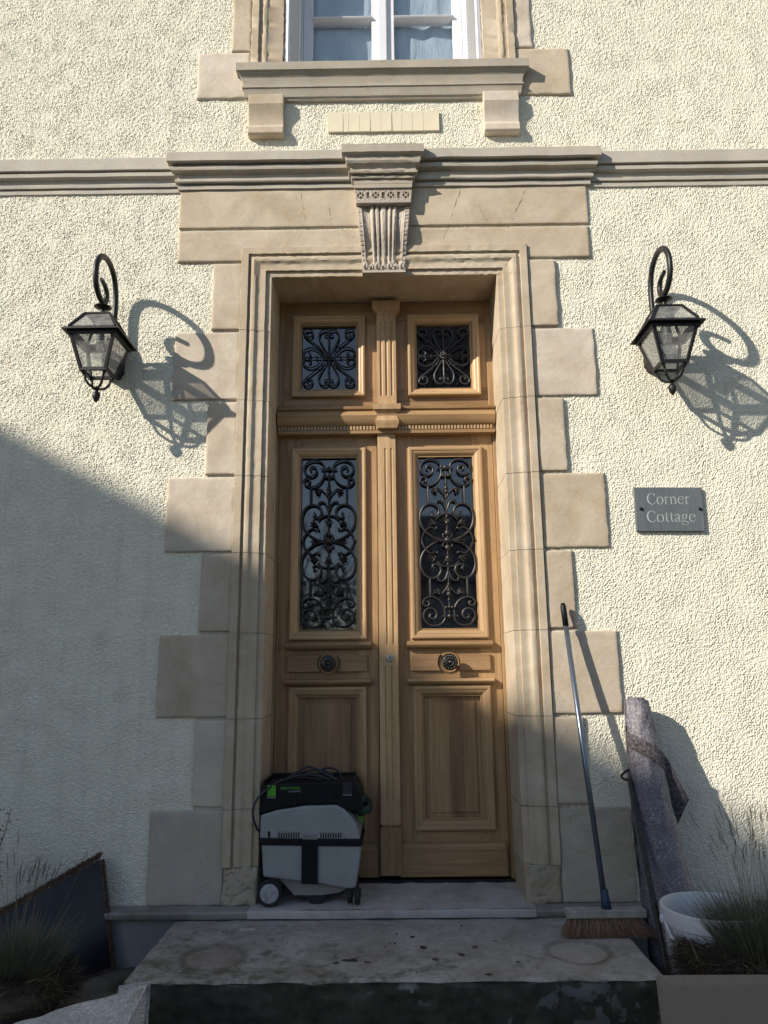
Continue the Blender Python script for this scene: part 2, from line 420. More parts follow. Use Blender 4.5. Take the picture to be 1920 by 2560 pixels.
for i in range(6000):
    x = rnd.uniform(-12, .5); y = -20+rnd.uniform(-.6, .6); z = -1.31+rnd.random()**1.1*4.3
    a = rnd.uniform(0, 6.28); s = .14
    hd.add([(x, y, z), (x+s*math.cos(a), y, z+s*math.sin(a)), (x-s*math.sin(a), y+.1, z+s*math.cos(a))], [(0, 1, 2)])
hd.box(-12, .5, -20.3, -19.7, -1.31, 1.2)
one('hedge', 'dark hedge along the far side of the lane behind the viewer', 'hedge', hd, plain('hedge_leaves', (.03, .045, .02), .8, 0, .4, 9))

# ================================================================== HOUSE
house = thing('house', 'cream roughcast cottage front with tan sandstone quoins round a tall wooden double door', 'house', (0, 0.2, -1.31))
CX = -.006
OL, OR, OT = -.632, .618, 2.148          # door opening
WY = .030                                # mean plane of the roughcast
# --- roughcast wall: real relief
def wall_relief():
    cell = .0034; x0, x1, z0, z1 = -2.95, 2.95, -1.09, 4.75
    nx = int((x1-x0)/cell)+1; nzz = int((z1-z0)/cell)+1
    h1 = bandnoise(nzz, nx, cell, .0128, .34, 1, 1.0); h2 = bandnoise(nzz, nx, cell, .030, .3, 2); h3 = bandnoise(nzz, nx, cell, .35, .5, 3); h4 = bandnoise(nzz, nx, cell, .0105, .2, 4)
    rid = 1-np.abs(h1)*1.15                              # worm-like ridges
    h5 = bandnoise(nzz, nx, cell, .22, .5, 6)
    h = np.tanh(.8*rid+.75*h1+.35*h4)*.0029*(1+.16*h5)+h2*.0006+h4*.0003+h3*.0008
    X, Z = np.meshgrid(np.linspace(x0, x1, nx), np.linspace(z0, z1, nzz))
    Y = WY-h
    # fade relief next to dressed stone is left rough, as built
    co = np.stack([X, Y, Z+G], -1).reshape(-1, 3)
    xi = (X[:-1, :-1]+cell/2); zi = (Z[:-1, :-1]+cell/2)
    hole = ((xi > -.70) & (xi < .69) & (zi < 2.22)) | ((xi > -.64) & (xi < .64) & (zi > 3.35) & (zi < 5.2))
    base = (np.arange(nzz-1)[:, None]*nx+np.arange(nx-1)[None, :])[~hole]
    F = np.stack([base, base+1, base+nx+1, base+nx], -1).astype(np.int32)
    used = np.zeros(nx*nzz, bool); used[F.ravel()] = True; idx = np.cumsum(used)-1; co = co[used]; F = idx[F].astype(np.int32)
    me = bpy.data.meshes.new('rendered_wall'); me.vertices.add(len(co)); me.vertices.foreach_set('co', co.astype(np.float32).ravel())
    me.loops.add(F.size); me.loops.foreach_set('vertex_index', F.ravel()); me.polygons.add(len(F))
    me.polygons.foreach_set('loop_start', np.arange(0, F.size, 4, dtype=np.int32)); me.polygons.foreach_set('use_smooth', np.ones(len(F), bool))
    me.update(calc_edges=True); me.materials.append(M_WALL)
    o = bpy.data.objects.new('rendered_wall', me); C.objects.link(o); o.parent = house; o.location = -OFF['house.002'] if 'house.002' in OFF else -OFF[house.name]
    return o
wall_relief()
ww = MB()                                        # flat continuation, side walls, back wall and floor structure of the house
ww.box(-6, -2.95, .028, .4, -1.09, 6.5); ww.box(2.95, 6, .028, .4, -1.09, 6.5); ww.box(-2.95, 2.95, .028, .4, 4.75, 6.5)
ww.box(-2.95, -.70, .04, .4, -1.09, 4.75); ww.box(.69, 2.95, .04, .4, -1.09, 4.75); ww.box(-.70, .69, .04, .4, 2.22, 3.36)
ww.box(-6, -5.9, .4, 6, -1.31, 6.5); ww.box(5.9, 6, .4, 6, -1.31, 6.5); ww.box(-6, 6, 6, 6.1, -1.31, 6.5); ww.box(-5.9, 5.9, .4, 6, 6.4, 6.5)
ww.build('wall_core', M_WALL, house)

# --- dressed stone block with worn arrises
def block_mb(x0, x1, z0, z1, yf, yb, r=.012, seed=0, rough=.0007, cell=.011, wear=1.0, m=None, rs=None, pit=0):
    m = m or MB(); w_, h_ = x1-x0, z1-z0
    nx = max(4, int(w_/cell)); nz_ = max(4, int(h_/cell))
    xs = [x0, x0+r*.3, x0+r]+[x0+r+(w_-2*r)*i/nx for i in range(1, nx)]+[x1-r, x1-r*.3, x1]
    zs = [z0, z0+r*.3, z0+r]+[z0+r+(h_-2*r)*i/nz_ for i in range(1, nz_)]+[z1-r, z1-r*.3, z1]
    def fn(x, z):
        e = 1e9
        for dd in (x-x0, x1-x, z-z0, z1-z): e = min(e, dd)
        rr = r*(1+.20*wear*nz(x*6, z*6, 0, seed)); rr = max(rr, .003)
        y = yf+nz(x*30, z*30, 0, seed)*rough*.35+nz(x*4, z*4, 0, seed+3)*rough*.9
        if pit:
            q = nz(x*38, z*46, 0, seed+7)+.5*nz(x*9, z*9, 0, seed+8); 
            if q > 1.0: y += min(.006, (q-1.0)*.008)*pit
        if e < rr: y += rr*.8*(1-math.sqrt(max(0, 1-(1-e/rr)**2)))
        jx = jz = 0
        if e < 1e-6:
            j = .0006*wear*nz(x*12, z*12, 0, seed+5)
            if x-x0 < 1e-6: jx = j
            if x1-x < 1e-6: jx = -j
            if z-z0 < 1e-6: jz = j
            if z1-z < 1e-6: jz = -j
        return (x+jx, y, z+jz)
    m.surf(fn, xs, zs)
    P = [fn(x, z0) for x in xs]+[fn(x1, z) for z in zs[1:]]+[fn(x, z1) for x in xs[::-1][1:]]+[fn(x0, z) for z in zs[::-1][1:-1]]
    n_ = len(P); V = P+[(a, yb, c) for a, b, c in P]
    m.add(V, [(i, n_+i, n_+(i+1) % n_, (i+1) % n_) for i in range(n_)])
    return m
QF = .0155
ZJ = [2.232, 1.82, 1.417, 1.002, .595, .19, -.224, -.638, -1.062]
sd = 1
for i in range(8):
    wide = i % 2 == 1; zt, zb = ZJ[i]-.006, ZJ[i+1]+.010
    last = i == 7
    if last: zb = -1.060
    for side in (-1, 1):
        sd += 1
        if side < 0: xa, xb = (-1.150 if wide else -.955), -.7985
        else: xa, xb = .7895, (1.130 if wide else .938)
        jit = (nz(sd*3.3, 1.7)*.004)
        if side < 0: xa += jit
        else: xb += jit
        mb = block_mb(xa, xb, zb, zt, QF-.002+nz(sd*1.3, 9.1)*.0015, .05, .0075, sd, pit=.8 if (last and side > 0) else .0, rough=.0012 if last else .0007)
        mb.build('quoin', M_STP if last else M_ST, house, smooth=True, angle=50)
# recessed backing that shows in the joints
for p, q in ((-.95, -.74), (.73, .934)): bk = MB(); bk.box(p, q, .027, .05, -1.06, 2.3); bk.build('joint_backing', M_STG, house)

# --- architrave: moulded U frame, one segment per course
AP = [(.168, .05), (.168, .002), (.166, 0), (.129, 0), (.128, .001), (.128, .020), (.121, .020), (.116, .012), (.108, .007), (.098, .0055), (.088, .007), (.081, .012), (.074, .017), (.066, .019), (.056, .0185), (.034, .0175), (.033, .0185), (.033, .031), (.003, .031), (0, .033), (0, .345)]
def jitter(y, x, z, k=.0009): return y+nz(x*26, z*26, 0, 4)*k
am = MB()
def leg(xo, sgn, z0, z1, sd_):
    dy = nz(sd_*2.1, 3.3)*.0012
    n_ = max(3, int((z1-z0)/.016)); zs = [z0+(z1-z0)*i/n_ for i in range(n_+1)]
    prof = AP if sgn < 0 else [(d if d < .12 else d, y) for d, y in AP]
    V = []
    for z in zs:
        for d, y in prof:
            x = xo+sgn*d; k = .0011 if 0 < y < .05 else .0006
            V.append((x+nz(z*9, d*12, 0, sd_)*.0003*(1 if d < .165 else .4), y+nz(z*11, d*12, 0, sd_+1)*k*.3+dy, z))
    L_ = len(prof); F = []
    for j in range(n_):
        for i in range(L_-1):
            a = j*L_+i; q = (a, a+1, a+L_+1, a+L_); F.append(q if sgn > 0 else q[::-1])
    am.add(V, F)
for side, xo in ((-1, OL), (1, OR)):
    zz = [OT-.0]+ZJ[1:-1]+[-.895]
    for i in range(len(zz)-1): leg(xo, side, zz[i+1]+.0012, zz[i]-(0 if i == 0 else .0012), 11*i+side+2)
# head: mitred with the legs at 45 degrees; legs above OT
def head():
    segs = [OL-.2, -.33, -.02, .33, OR+.2]
    V = []; F = []; nseg = 90
    for d, y in AP:
        xa, xb = OL-d, OR+d; z = OT+d
        for i in range(nseg+1):
            x = xa+(xb-xa)*i/nseg; V.append((x, jitter(y, x, z), z+nz(x*14, d*40)*.0008))
    L_ = nseg+1
    for k in range(len(AP)-1):
        for i in range(nseg):
            a = k*L_+i; F.append((a, a+L_, a+L_+1, a+1))
    am.add(V, F)
    for side, xo in ((-1, OL), (1, OR)):               # corner legs up to the mitre
        V = []; F = []
        for d, y in AP:
            for t_ in (0, .5, 1): V.append((xo+side*d, jitter(y, xo+side*d, OT), OT+d*t_))
        for k in range(len(AP)-1):
            for j in range(2):
                a = k*3+j; F.append((a, a+1, a+4, a+3) if side < 0 else (a, a+3, a+4, a+1))
        am.add(V, F)
head()
am.build('architrave', M_ST, house, smooth=True, angle=24)
for side in (-1, 1):                                    # plain battered blocks at the foot of the moulding
    a, b = (OL-.166, OL-.001) if side < 0 else (OR+.001, OR+.166)
    mb = block_mb(a, b, -1.061, -.895, .006, .35, .018, 77+side, rough=.002, wear=2, pit=1.5); mb.build('jamb_base', M_STP, house, smooth=True, angle=50)

# --- lintel in two courses
lm = MB()
for a, b in ((-1.165, -.004), (-.003, 1.147)):
    block_mb(a, b, 2.449, 2.69, QF, .05, .004 if a > -1.1 and b < 1.1 else .006, int(a*100), m=lm, wear=.4, rough=.0006)
for a, b in ((-1.163, -.004), (-.003, 1.143)):
    block_mb(a, b, 2.240, 2.434, QF-.001, .05, .009, int(a*77), m=lm, wear=.6, rough=.0007)
lm.build('lintel', M_ST, house, smooth=True, angle=50)
cr = MB(); rnd = random.Random(9)                        # hairline cracks in the lintel
for x, za, zb, dx in ((-.475, 2.66, 2.35, .05), (-.32, 2.6, 2.46, .02), (.43, 2.67, 2.36, -.10), (.80, 2.66, 2.42, -.11), (.52, 2.6, 2.47, .05)):
    pts = []; n_ = 16
    for i in range(n_+1):
        t_ = i/n_; pts.append((x+dx*t_+rnd.uniform(-.004, .004), QF+.0004, za+(zb-za)*t_))
    cr = MB(); cr.tube(pts, [.0009*(1+.8*math.sin(i*1.7)) for i in range(n_+1)], 4)
    cr.build('crack', M_CRACK if 'M_CRACK' in globals() else plain('crack_in_stone', (.10, .075, .05), .95, 0, .2, 30), house)

# --- cornice, string course
def rough_mitred(m, x0, x1, yf, yb, prof, k, seed, step=.03, ends=(True, True)):
    P = [(p[0], p[1], (p[2] if len(p) > 2 else p[0]*k)) for p in prof]
    n_ = max(2, int((x1-x0)/step)); V = []; F = []
    for o, z, l in P:
        row = [(x0-l, yb, z)]
        for i in range(n_+1):
            t_ = i/n_; x = (x0-l)+(x1-x0+2*l)*t_
            row.append((x, yf-o+nz(x*2.5, 1, 0, seed)*.0005+nz(x*30, z*30, 0, seed+2)*.00022, z+nz(x*2.5, 2, 0, seed+9)*.0006))
        row.append((x1+l, yb, z)); V += row
    L_ = n_+3
    for i in range(len(P)-1):
        for j in range(L_-1):
            a = i*L_+j; F.append((a, a+1, a+L_+1, a+L_))
    F.append(tuple(range(L_))[::-1]); t_ = (len(P)-1)*L_; F.append(tuple(range(t_, t_+L_)))
    m.add(V, F)
CP = [(0, 2.688), (.012, 2.689), (.013, 2.712), (.003, 2.713), (.003, 2.722), (.028, 2.723), (.031, 2.728), (.031, 2.741), (.028, 2.745), (.019, 2.746), (.019, 2.774), (.028, 2.777), (.044, 2.778), (.056, 2.782), (.059, 2.792), (.059, 2.803), (.054, 2.811), (.040, 2.813), (.040, 2.820), (.079, 2.821), (.082, 2.824), (.082, 2.878), (.078, 2.883), (0, 2.90)]
cm = MB(); rough_mitred(cm, -1.168, 1.160, .017, .05, CP, .75, 5)
cm.build('cornice', M_STG, house, smooth=True, angle=18)
SP = [(0, 2.680), (.010, 2.681), (.011, 2.702), (.003, 2.703), (.003, 2.712), (.020, 2.713), (.022, 2.729), (.012, 2.733), (.012, 2.762), (.030, 2.765), (.040, 2.770), (.041, 2.792), (.030, 2.797), (.030, 2.802), (.050, 2.803), (.052, 2.806), (.052, 2.878), (.048, 2.883), (0, 2.892)]
for a, b, s_d in ((-6, -1.15, 21), (1.135, 6, 22)):
    sm = MB(); rough_mitred(sm, a, b, .030, .06, SP, 0, s_d); sm.build('string_course', M_STG, house, smooth=True, angle=18)

# --- keystone with moulded cap, pierced band, fluted console and leaf foot
key = subthing('keystone', house, (CX, 0, 2.1)); KX = -.008
km = MB()
KP = [(.0, 2.700, .160), (.056, 2.701, .164), (.070, 2.704, .176), (.072, 2.717, .181), (.062, 2.721, .176), (.064, 2.724, .178), (.086, 2.727, .192), (.088, 2.737, .195), (.076, 2.742, .186), (.076, 2.768, .183), (.086, 2.774, .190), (.098, 2.780, .202), (.104, 2.792, .210), (.104, 2.818, .211), (.118, 2.824, .222), (.126, 2.830, .230), (.128, 2.878, .232), (.118, 2.884, .228), (0, 2.905, .20)]
rough_mitred(km, KX, KX, .017, .05, KP, 1, 31, step=.02)
km = MB()
def cap_rows():
    V = []; F = []; n_ = 16
    for o, z, l in KP:
        row = [(KX-l, .05, z)]
        for i in range(n_+1):
            x = KX-l+2*l*i/n_; row.append((x, .017-o+nz(x*12, z*60, 0, 31)*.0014, z+nz(x*10, z*60, 0, 33)*.0010))
        row.append((KX+l, .05, z)); V += row
    L_ = n_+3
    for i in range(len(KP)-1):
        for j in range(L_-1): a = i*L_+j; F.append((a, a+1, a+L_+1, a+L_))
    F.append(tuple(range(L_))[::-1]); t_ = (len(KP)-1)*L_; F.append(tuple(range(t_, t_+L_)))
    km.add(V, F)
cap_rows(); km.build('cap', M_STG, key, smooth=True, angle=18)
def hgrid(m, xs, zs, yf, xw=None, yb=.05, mi=0):
    """front height grid with closed sides; xw(z) -> (x0, x1) warps x for tapering fronts"""
    def fn(x, z):
        X = x
        if xw: a, b = xw(z); X = a+(b-a)*x
        return (X, yf(x, z), z)
    m.surf(fn, xs, zs, mi)
    P = [fn(x, zs[0]) for x in xs]+[fn(xs[-1], z) for z in zs[1:]]+[fn(x, zs[-1]) for x in xs[::-1][1:]]+[fn(xs[0], z) for z in zs[::-1][1:-1]]
    n_ = len(P); m.add(P+[(a, yb, c) for a, b, c in P], [(i, n_+i, n_+(i+1) % n_, (i+1) % n_) for i in range(n_)], mi)
def lin(a, b, n): return [a+(b-a)*i/(n-1) for i in range(n)]
def kw(z):
    t_ = (2.70-z)/.54; hw = .166-.050*t_; return (KX-hw, KX+hw)
bm = MB()
def band_y(u, z):
    a, b = kw(z); x = a+(b-a)*u; y = .017-.050
    if z > 2.648: return y-.010+(.0015 if abs(z-2.672) < .002 else 0)
    if z < 2.574 or z > 2.641: return y
    for cu in (.095, .365, .635, .905):
        xc = a+(b-a)*cu; zc = 2.609
        for dx, dz in ((.0135, 0), (-.0135, 0), (0, .0135), (0, -.0135)):
            if (x-xc-dx)**2+(z-zc-dz)**2 < .0066**2: return y+.016
        for dx, dz in ((.013, .013), (-.013, .013), (.013, -.013), (-.013, -.013)):
            if (x-xc-dx)**2+(z-zc-dz)**2 < .0028**2: return y+.010
    for cu in (.23, .5, .77):
        xc = a+(b-a)*cu
        if abs(x-xc) < .0075 and abs(z-2.609) < .019: return y+.013
    return y+nz(x*40, z*40)*.0005
hgrid(bm, lin(0, 1, 150), lin(2.562, 2.700, 72), band_y, kw)
bm.build('pierced_band', M_STK, key)
fm = MB()
def cons_y(u, z):
    t_ = (2.56-z)/(2.56-2.17); c = 2*u-1; A_ = abs(c)
    proj = .014+.036*math.sin(math.pi*min(1, t_*1.25))**1.2-.006*t_
    if A_ > .80:
        bead = .0 if (z*95) % 1 > .16 else .004
        rp = .004-bead if A_ < .97 else 0
        if .80 < A_ < .835: rp = .006
    else:
        # hollow, pair of reeds, broad centre reed, pair of reeds, hollow
        ctrs = ((-.42, .095), (-.235, .085), (0, .135), (.235, .085), (.42, .095)); rp = -.012
        for cc, hw in ctrs:
            d = abs(c-cc)
            if d < hw: rp = max(rp, -.012+.020*math.sqrt(1-(d/hw)**2))
        if A_ > .52: rp = -.012+.012*((A_-.52)/.28)**2
        top = (z-(2.50-.012-.012*math.cos(c*9))); 
        rp += nz(u*22, z*1.6, 0, 8)*.0010
    return .017-proj-rp+nz(u*8, z*20)*.0006
hgrid(fm, lin(0, 1, 130), lin(2.17, 2.560, 90), cons_y, kw)
fm.build('fluted_console', M_STK, key, smooth=True, angle=60)
lf = MB(); rnd = random.Random(4)
lf.box(KX-.117, KX+.115, -.017, .05, 2.152, 2.188); lf.box(KX-.119, KX+.117, -.031, .05, 2.134, 2.152)
for i in range(7):                                        # acanthus leaves curling outwards
    xc = KX-.100+i*.0333; big = i % 2 == 0
    for k in range(-3, 4):
        a = k*.30; L_ = (.052 if big else .040)*(1-.10*abs(k)); pts = []
        for j in range(7):
            t_ = j/6; pts.append((xc+math.sin(a)*L_*.42*math.sin(t_*1.9)+rnd.uniform(-.0005, .0005), -.020-.016*math.sin(t_*2.2)-(.006 if big else 0), 2.150+L_*math.cos(a*.6)*t_*(1.0)-.012*max(0, t_-.8)*5))
        lf.tube(pts, [.0034, .0050, .0058, .0060, .0056, .0042, .0020], 6)
lf.build('leaf_foot', M_STK, key, smooth=True, angle=60)

# --- first-floor window with sill, brackets, surround, shutters
sl_ = MB(); SL = [(0, 3.268), (.018, 3.272), (.022, 3.280), (.030, 3.288), (.034, 3.305), (.036, 3.325), (.040, 3.336), (.040, 3.340), (.046, 3.342), (.046, 3.352), (.040, 3.356), (.042, 3.380), (.048, 3.405), (.058, 3.420), (.064, 3.424), (.066, 3.432), (.076, 3.436), (.078, 3.486), (.070, 3.492), (0, 3.505)]
rough_mitred(sl_, -.778, .770, .03, .05, SL, 1.08, 41)
sl_.build('window_sill', M_STG, house, smooth=True, angle=16)
for x0 in (-.785, .580):
    b_ = MB(); prof = [(.05, 3.290), (-.020, 3.290), (-.026, 3.284), (-.030, 3.22)]
    for i in range(1, 10):
        t_ = i/9; prof.append((-.030+.028*math.sin(t_*math.pi/2), 3.22-.12*t_))
    prof += [(-.010, 3.085), (-.020, 3.072), (-.022, 3.035), (-.014, 3.026), (.05, 3.026)]
    b_.prism(prof, x0, x0+.204, 'x'); b_.build('sill_bracket', M_ST, house, bevel=.004)
for a, b, c, d in ((-1.103, -.79, 3.298, 3.615), (.784, 1.105, 3.296, 3.613), (-.906, -.79, 3.625, 4.05), (.784, .893, 3.623, 4.03), (-1.10, -.79, 4.06, 4.5), (.784, 1.10, 4.04, 4.5)):
    block_mb(a, b, c, d, QF, .05, .011, int(a*50+c*10), rough=.0008).build('window_quoin', M_ST, house, smooth=True, angle=50)
wa = MB()
WP = [(.192, .05), (.192, .004), (.189, .001), (.150, .0), (.148, .018), (.130, .016), (.120, .008), (.106, .008), (.098, .012), (.092, .016), (.004, .018), (0, .024), (0, .21)]
for side, xo in ((-1, -.594), (1, .594)):
    n_ = 60; V = []; L_ = len(WP)
    for j in range(n_+1):
        z = 3.345+(4.75-3.345)*j/n_
        for d, y in WP: V.append((xo+side*d+nz(z*14, d*40, 0, 61)*.0014, y+nz(z*14, d*40, 0, 62)*.0016, z))
    F = []
    for j in range(n_):
        for i in range(L_-1): a = j*L_+i; q = (a, a+1, a+L_+1, a+L_); F.append(q if side > 0 else q[::-1])
    wa.add(V, F)
wa.box(-.79, .79, .0, .21, 4.75, 4.95)
wa.build('window_surround', M_ST, house, smooth=True, angle=35)
win = subthing('window', house, (0, .25, 3.34))
wf = MB()
wf.box(-.548, -.505, .225, .30, 3.34, 4.75); wf.box(.505, .548, .225, .30, 3.34, 4.75); wf.box(-.505, .505, .225, .30, 3.34, 3.385); wf.box(-.505, .505, .225, .30, 4.70, 4.75)
wf.build('window_frame', M_WHITE, win, bevel=.004)
for a, b in ((-.503, -.012), (.012, .503)):
    s_ = MB(); ga, gb = a+.059, b-.059
    if a < 0: gb = -.071
    else: ga = .072
    s_.box(a, ga, .235, .285, 3.386, 4.69); s_.box(gb, b, .235, .285, 3.386, 4.69); s_.box(ga, gb, .235, .285, 3.386, 3.44); s_.box(ga, gb, .235, .285, 4.63, 4.69)
    for z in (4.068,): s_.prism([(.222, z-.010), (.215, z), (.240, z+.018), (.285, z+.018), (.285, z-.018), (.240, z-.018)], ga-.004, gb+.004, 'x')
    s_.build('sash', M_WHITE, win, bevel=.003)
    g_ = MB(); g_.box(ga-.01, gb+.01, .262, .266, 3.40, 4.66); g_.build('pane', M_GLW, win)
mu = MB(); mu.box(-.030, .026, .215, .236, 3.386, 4.70); mu.build('meeting_stile', M_WHITE, win, bevel=.006)
def curtain_mat():
    m, t, b = newmat('pale_voile_curtain'); n = N(t); co = n.co()
    n.set('Base Color', n.mix(n.noise(co, 6, 4), (.42, .52, .64), (.58, .67, .77)), b); b.inputs['Roughness'].default_value = .9
    n.set('Normal', n.bump(n.noise(n.co((3, 1, .8)), 9, 5, .6, 1.2), .5, .02), b); return m
cu = MB(); cu.surf(lambda u, v: (u, .304+.005*math.sin(u*34+v*1.5)+.004*nz(u*5, v*2), v), lin(-.5, .5, 90), lin(3.36, 4.7, 40))
cu.build('curtain', curtain_mat(), win, smooth=True)
rb = MB(); rb.box(-.62, .62, .7, .72, 3.2, 4.9); rb.box(-.64, -.594, .22, .72, 3.2, 4.9); rb.box(.594, .64, .22, .72, 3.2, 4.9); rb.box(-.62, .62, .25, .72, 3.2, 3.30); rb.build('window_recess', M_DARK, win)
for side in (-1, 1):                                      # louvred shutters folded back into the reveal, slightly ajar
    sh = subthing('shutter', house, (side*.57, .1, 3.34))
    def W(t_, n_): # along the leaf (0 outer edge .. 1 window side), n_ = thickness inwards
        return (side*(.590-.052*t_-n_*.96), .030+.180*t_-n_*.28)
    def slab(m, ta, tb_, na, nb_, za, zb, drop=0):
        P = [W(ta, na), W(tb_, na), W(tb_, nb_), W(ta, nb_)]
        m.add([(x, y, za) for x, y in P]+[(x, y, zb) for x, y in P], [(0, 1, 2, 3), (7, 6, 5, 4)]+[(i, 4+i, 4+(i+1) % 4, (i+1) % 4) for i in range(4)])
    f_ = MB(); slab(f_, 0, .14, 0, .022, 3.35, 4.7); slab(f_, .86, 1, 0, .022, 3.35, 4.7); slab(f_, .14, .86, 0, .022, 3.35, 3.40); slab(f_, .14, .86, 0, .022, 4.64, 4.7)
    f_.build('shutter_frame', M_WHITE, sh)
    s_ = MB(); z = 3.415
    while z < 4.63:
        a, b, c, d = W(.14, .0), W(.86, .0), W(.86, .022), W(.14, .022)
        V = [(*a, z), (*b, z), (*c, z+.015), (*d, z+.015)]; V += [(x, y, q+.005) for x, y, q in V]
        s_.add(V, [(0, 1, 2, 3), (7, 6, 5, 4), (0, 4, 5, 1), (2, 6, 7, 3), (1, 5, 6, 2), (3, 7, 4, 0)]); z += .027
    s_.build('louvres', M_WHITE, sh)
# --- strip of cream tiles on the wall
tl = MB(); cuts = [632, 690, 711, 752, 792, 832, 873, 911, 951, 992, 1052]; rnd = random.Random(12)
for i in range(10):
    a = -.327+(cuts[i]-632)*.649/420; b = -.327+(cuts[i+1]-632)*.649/420; d = rnd.uniform(0, .0025); e = rnd.uniform(-.002, .002)
    tl.add([(a+.0006, .016-d, 3.062+e*.5), (b-.0006, .016-d-rnd.uniform(0, .002), 3.062), (b-.0006, .016-d, 3.192+e), (a+.0006, .016-d, 3.192), (a+.0006, .026, 3.062), (b-.0006, .026, 3.062), (b-.0006, .026, 3.192), (a+.0006, .026, 3.192)],
           [(0, 1, 2, 3), (0, 4, 5, 1), (1, 5, 6, 2), (2, 6, 7, 3), (3, 7, 4, 0), (7, 6, 5, 4)])
one('tile_strip', 'row of ten plain cream tiles fixed to the wall between the sill brackets', 'tiles', tl, plain('cream_tile', (.72, .65, .48), .45, 0, .03, 10))

# --- plinth, ledge, threshold
pm_ = MB(); pm_.box(-6, 6, -.030, .05, -1.31, -1.094); pm_.build('plinth', plain('grey_render', (.24, .25, .25), .9, 0, .12, 8, .4, .002), house)
def ledge_mat():
    m = stone('worn_sill_stone', (.26, .24, .21), (.38, .36, .32), grey=.9, pits=.6, moss=.25); return m
M_LEDGE = ledge_mat()
LP = [(0, -1.096), (.062, -1.096), (.066, -1.092), (.068, -1.072), (.060, -1.064), (0, -1.0605)]
for p, q in ((-6, OL-.03), (OR+.03, 6)): le = MB(); rough_mitred(le, p, q, .0, .05, LP, 0, 71); le.build('ledge', M_LEDGE, house, smooth=True, angle=40)
M_THR = stone('threshold_stone', (.30, .265, .235), (.50, .46, .42), grey=.9, pits=.8, bumpk=2.0)
th = MB(); th.surf(lambda u, v: (u, v, -1.0585+.010*(v+.07)/.43+nz(u*7, v*7)*.0012), lin(OL-.029, OR+.029, 60), lin(-.064, .36, 24))
rough_mitred(th, OL-.029, OR+.029, .0, .05, [(0, -1.094), (.070, -1.094), (.072, -1.070), (.066, -1.0602)], 0, 73)
th.build('threshold', M_THR, house, smooth=True, angle=40)
fl = MB(); fl.box(OL, OR, .32, .36, -1.09, -1.036); fl.build('door_gap_strip', plain('black_gap_shade', (.01, .01, .01), .8), house)  # black strip under the leaves, the dark of the gap put in as colour
bx = MB(); bx.box(OL-.05, OR+.05, .44, .46, -1.1, 2.3); bx.build('dark_hall', M_DARK, house)

# ================================================================== DOOR
def board(m, x0, x1, z0, z1, y, t_=.03): m.box(x0, x1, y, y+t_, z0, z1)
MOUT = [(.056, .352), (.056, .332), (.052, .328), (.044, .327), (.036, .329), (.034, .3335), (.028, .3335), (.020, .337), (.012, .344), (.009, .352), (.004, .353), (0, .358), (0, .372)]
def moulding(x0, x1, z0, z1, parent, prof, name='glazing_bead', matx=None):
    m = MB()
    m.frame(x0, x1, z0, z1, prof)
    me_f = []
    # rails get the horizontal grain
    m.m = [1 if (i % 4) in (1, 3) else 0 for i in range(len(m.f))]
    return m.build(name, [M_WM, M_WMX], parent, bevel=.0)
# --- transom (fixed light)
tr = subthing('transom_light', house, (0, .34, 1.48))
YF = .336
tb = MB(); GL = (-.498, -.180); GR = (.178, .490); GZ = (1.603, 2.001)
for a, b in ((OL-.002, -.60), (.585, OR+.002)):            # outer frame posts
    tb = MB(); tb.box(a, b, YF-.008, .40, 1.46, OT); tb.build('frame_post', M_WZ, tr, bevel=.002)
for a, b in ((-.60, GL[0]), (GL[1], -.05), (.05, GR[0]), (GR[1], .585)):
    tb = MB(); board(tb, a+.0006, b, GZ[0], GZ[1], YF); tb.build('stile', M_WZ, tr)
for a, b in ((-.60, -.02), (-.02, .585)):
    for c, d in ((GZ[1]+.0005, OT-.005), (1.462, GZ[0]-.0005)):
        tb = MB(); board(tb, a+.0006, b-.0006, c, d, YF+.0003); tb.build('rail', M_WX, tr)
TPF = [(.054, .34), (.054, .312), (.050, .307), (.041, .306), (.035, .309), (.033, .314), (.024, .315), (.016, .320), (.010, .330), (.008, .338), (.003, .339), (0, .344), (0, .36)]
moulding(GL[0], GL[1], GZ[0], GZ[1], tr, TPF); moulding(GR[0], GR[1], GZ[0], GZ[1], tr, TPF)
g_ = MB(); g_.box(GL[0]-.01, GL[1]+.01, .358, .362, GZ[0]-.01, GZ[1]+.01); g_.build('pane', M_GLD, tr)
g_ = MB(); xa, xb = GR[0]-.01, GR[1]+.01                    # right pane leans inwards at the foot, so it mirrors the dark lane
g_.add([(xa, .430, GZ[0]-.01), (xb, .430, GZ[0]-.01), (xb, .362, GZ[1]+.01), (xa, .362, GZ[1]+.01)], [(0, 1, 2, 3)]); g_.build('pane', M_GLD, tr)
# pilaster with three flutes
def fluted(m, x0, x1, z0, z1, yf, yb, flutes, depth=.006):
    """flutes: (xc, half, za, zb)"""
    xs = set([x0, x1]); zs = set([z0, z1])
    for xc, h, za, zb in flutes:
        for k in range(-5, 6): xs.add(round(xc+h*k/5, 5))
        for k in range(5):
            zs.add(round(za+h*k/4, 5)); zs.add(round(zb-h*k/4, 5))
    xs = sorted(xs); zs = sorted(zs)
    def yfn(x, z):
        for xc, h, za, zb in flutes:
            if za <= z <= zb and abs(x-xc) <= h:
                e = 1.0; dz = min(z-za, zb-z)
                rr = (x-xc)/h; q = 1-rr*rr
                if dz < h: q = 1-(rr*rr+((h-dz)/h)**2)
                return yf+depth*math.sqrt(max(0, q))
        return yf
    hgrid(m, xs, zs, yfn, None, yb)
pl = MB(); fluted(pl, -.056, .054, 1.475, 2.052, .288, .34, [(-.032, .0085, 1.54, 2.00), (-.001, .0085, 1.54, 2.00), (.030, .0085, 1.54, 2.00)], .0075)
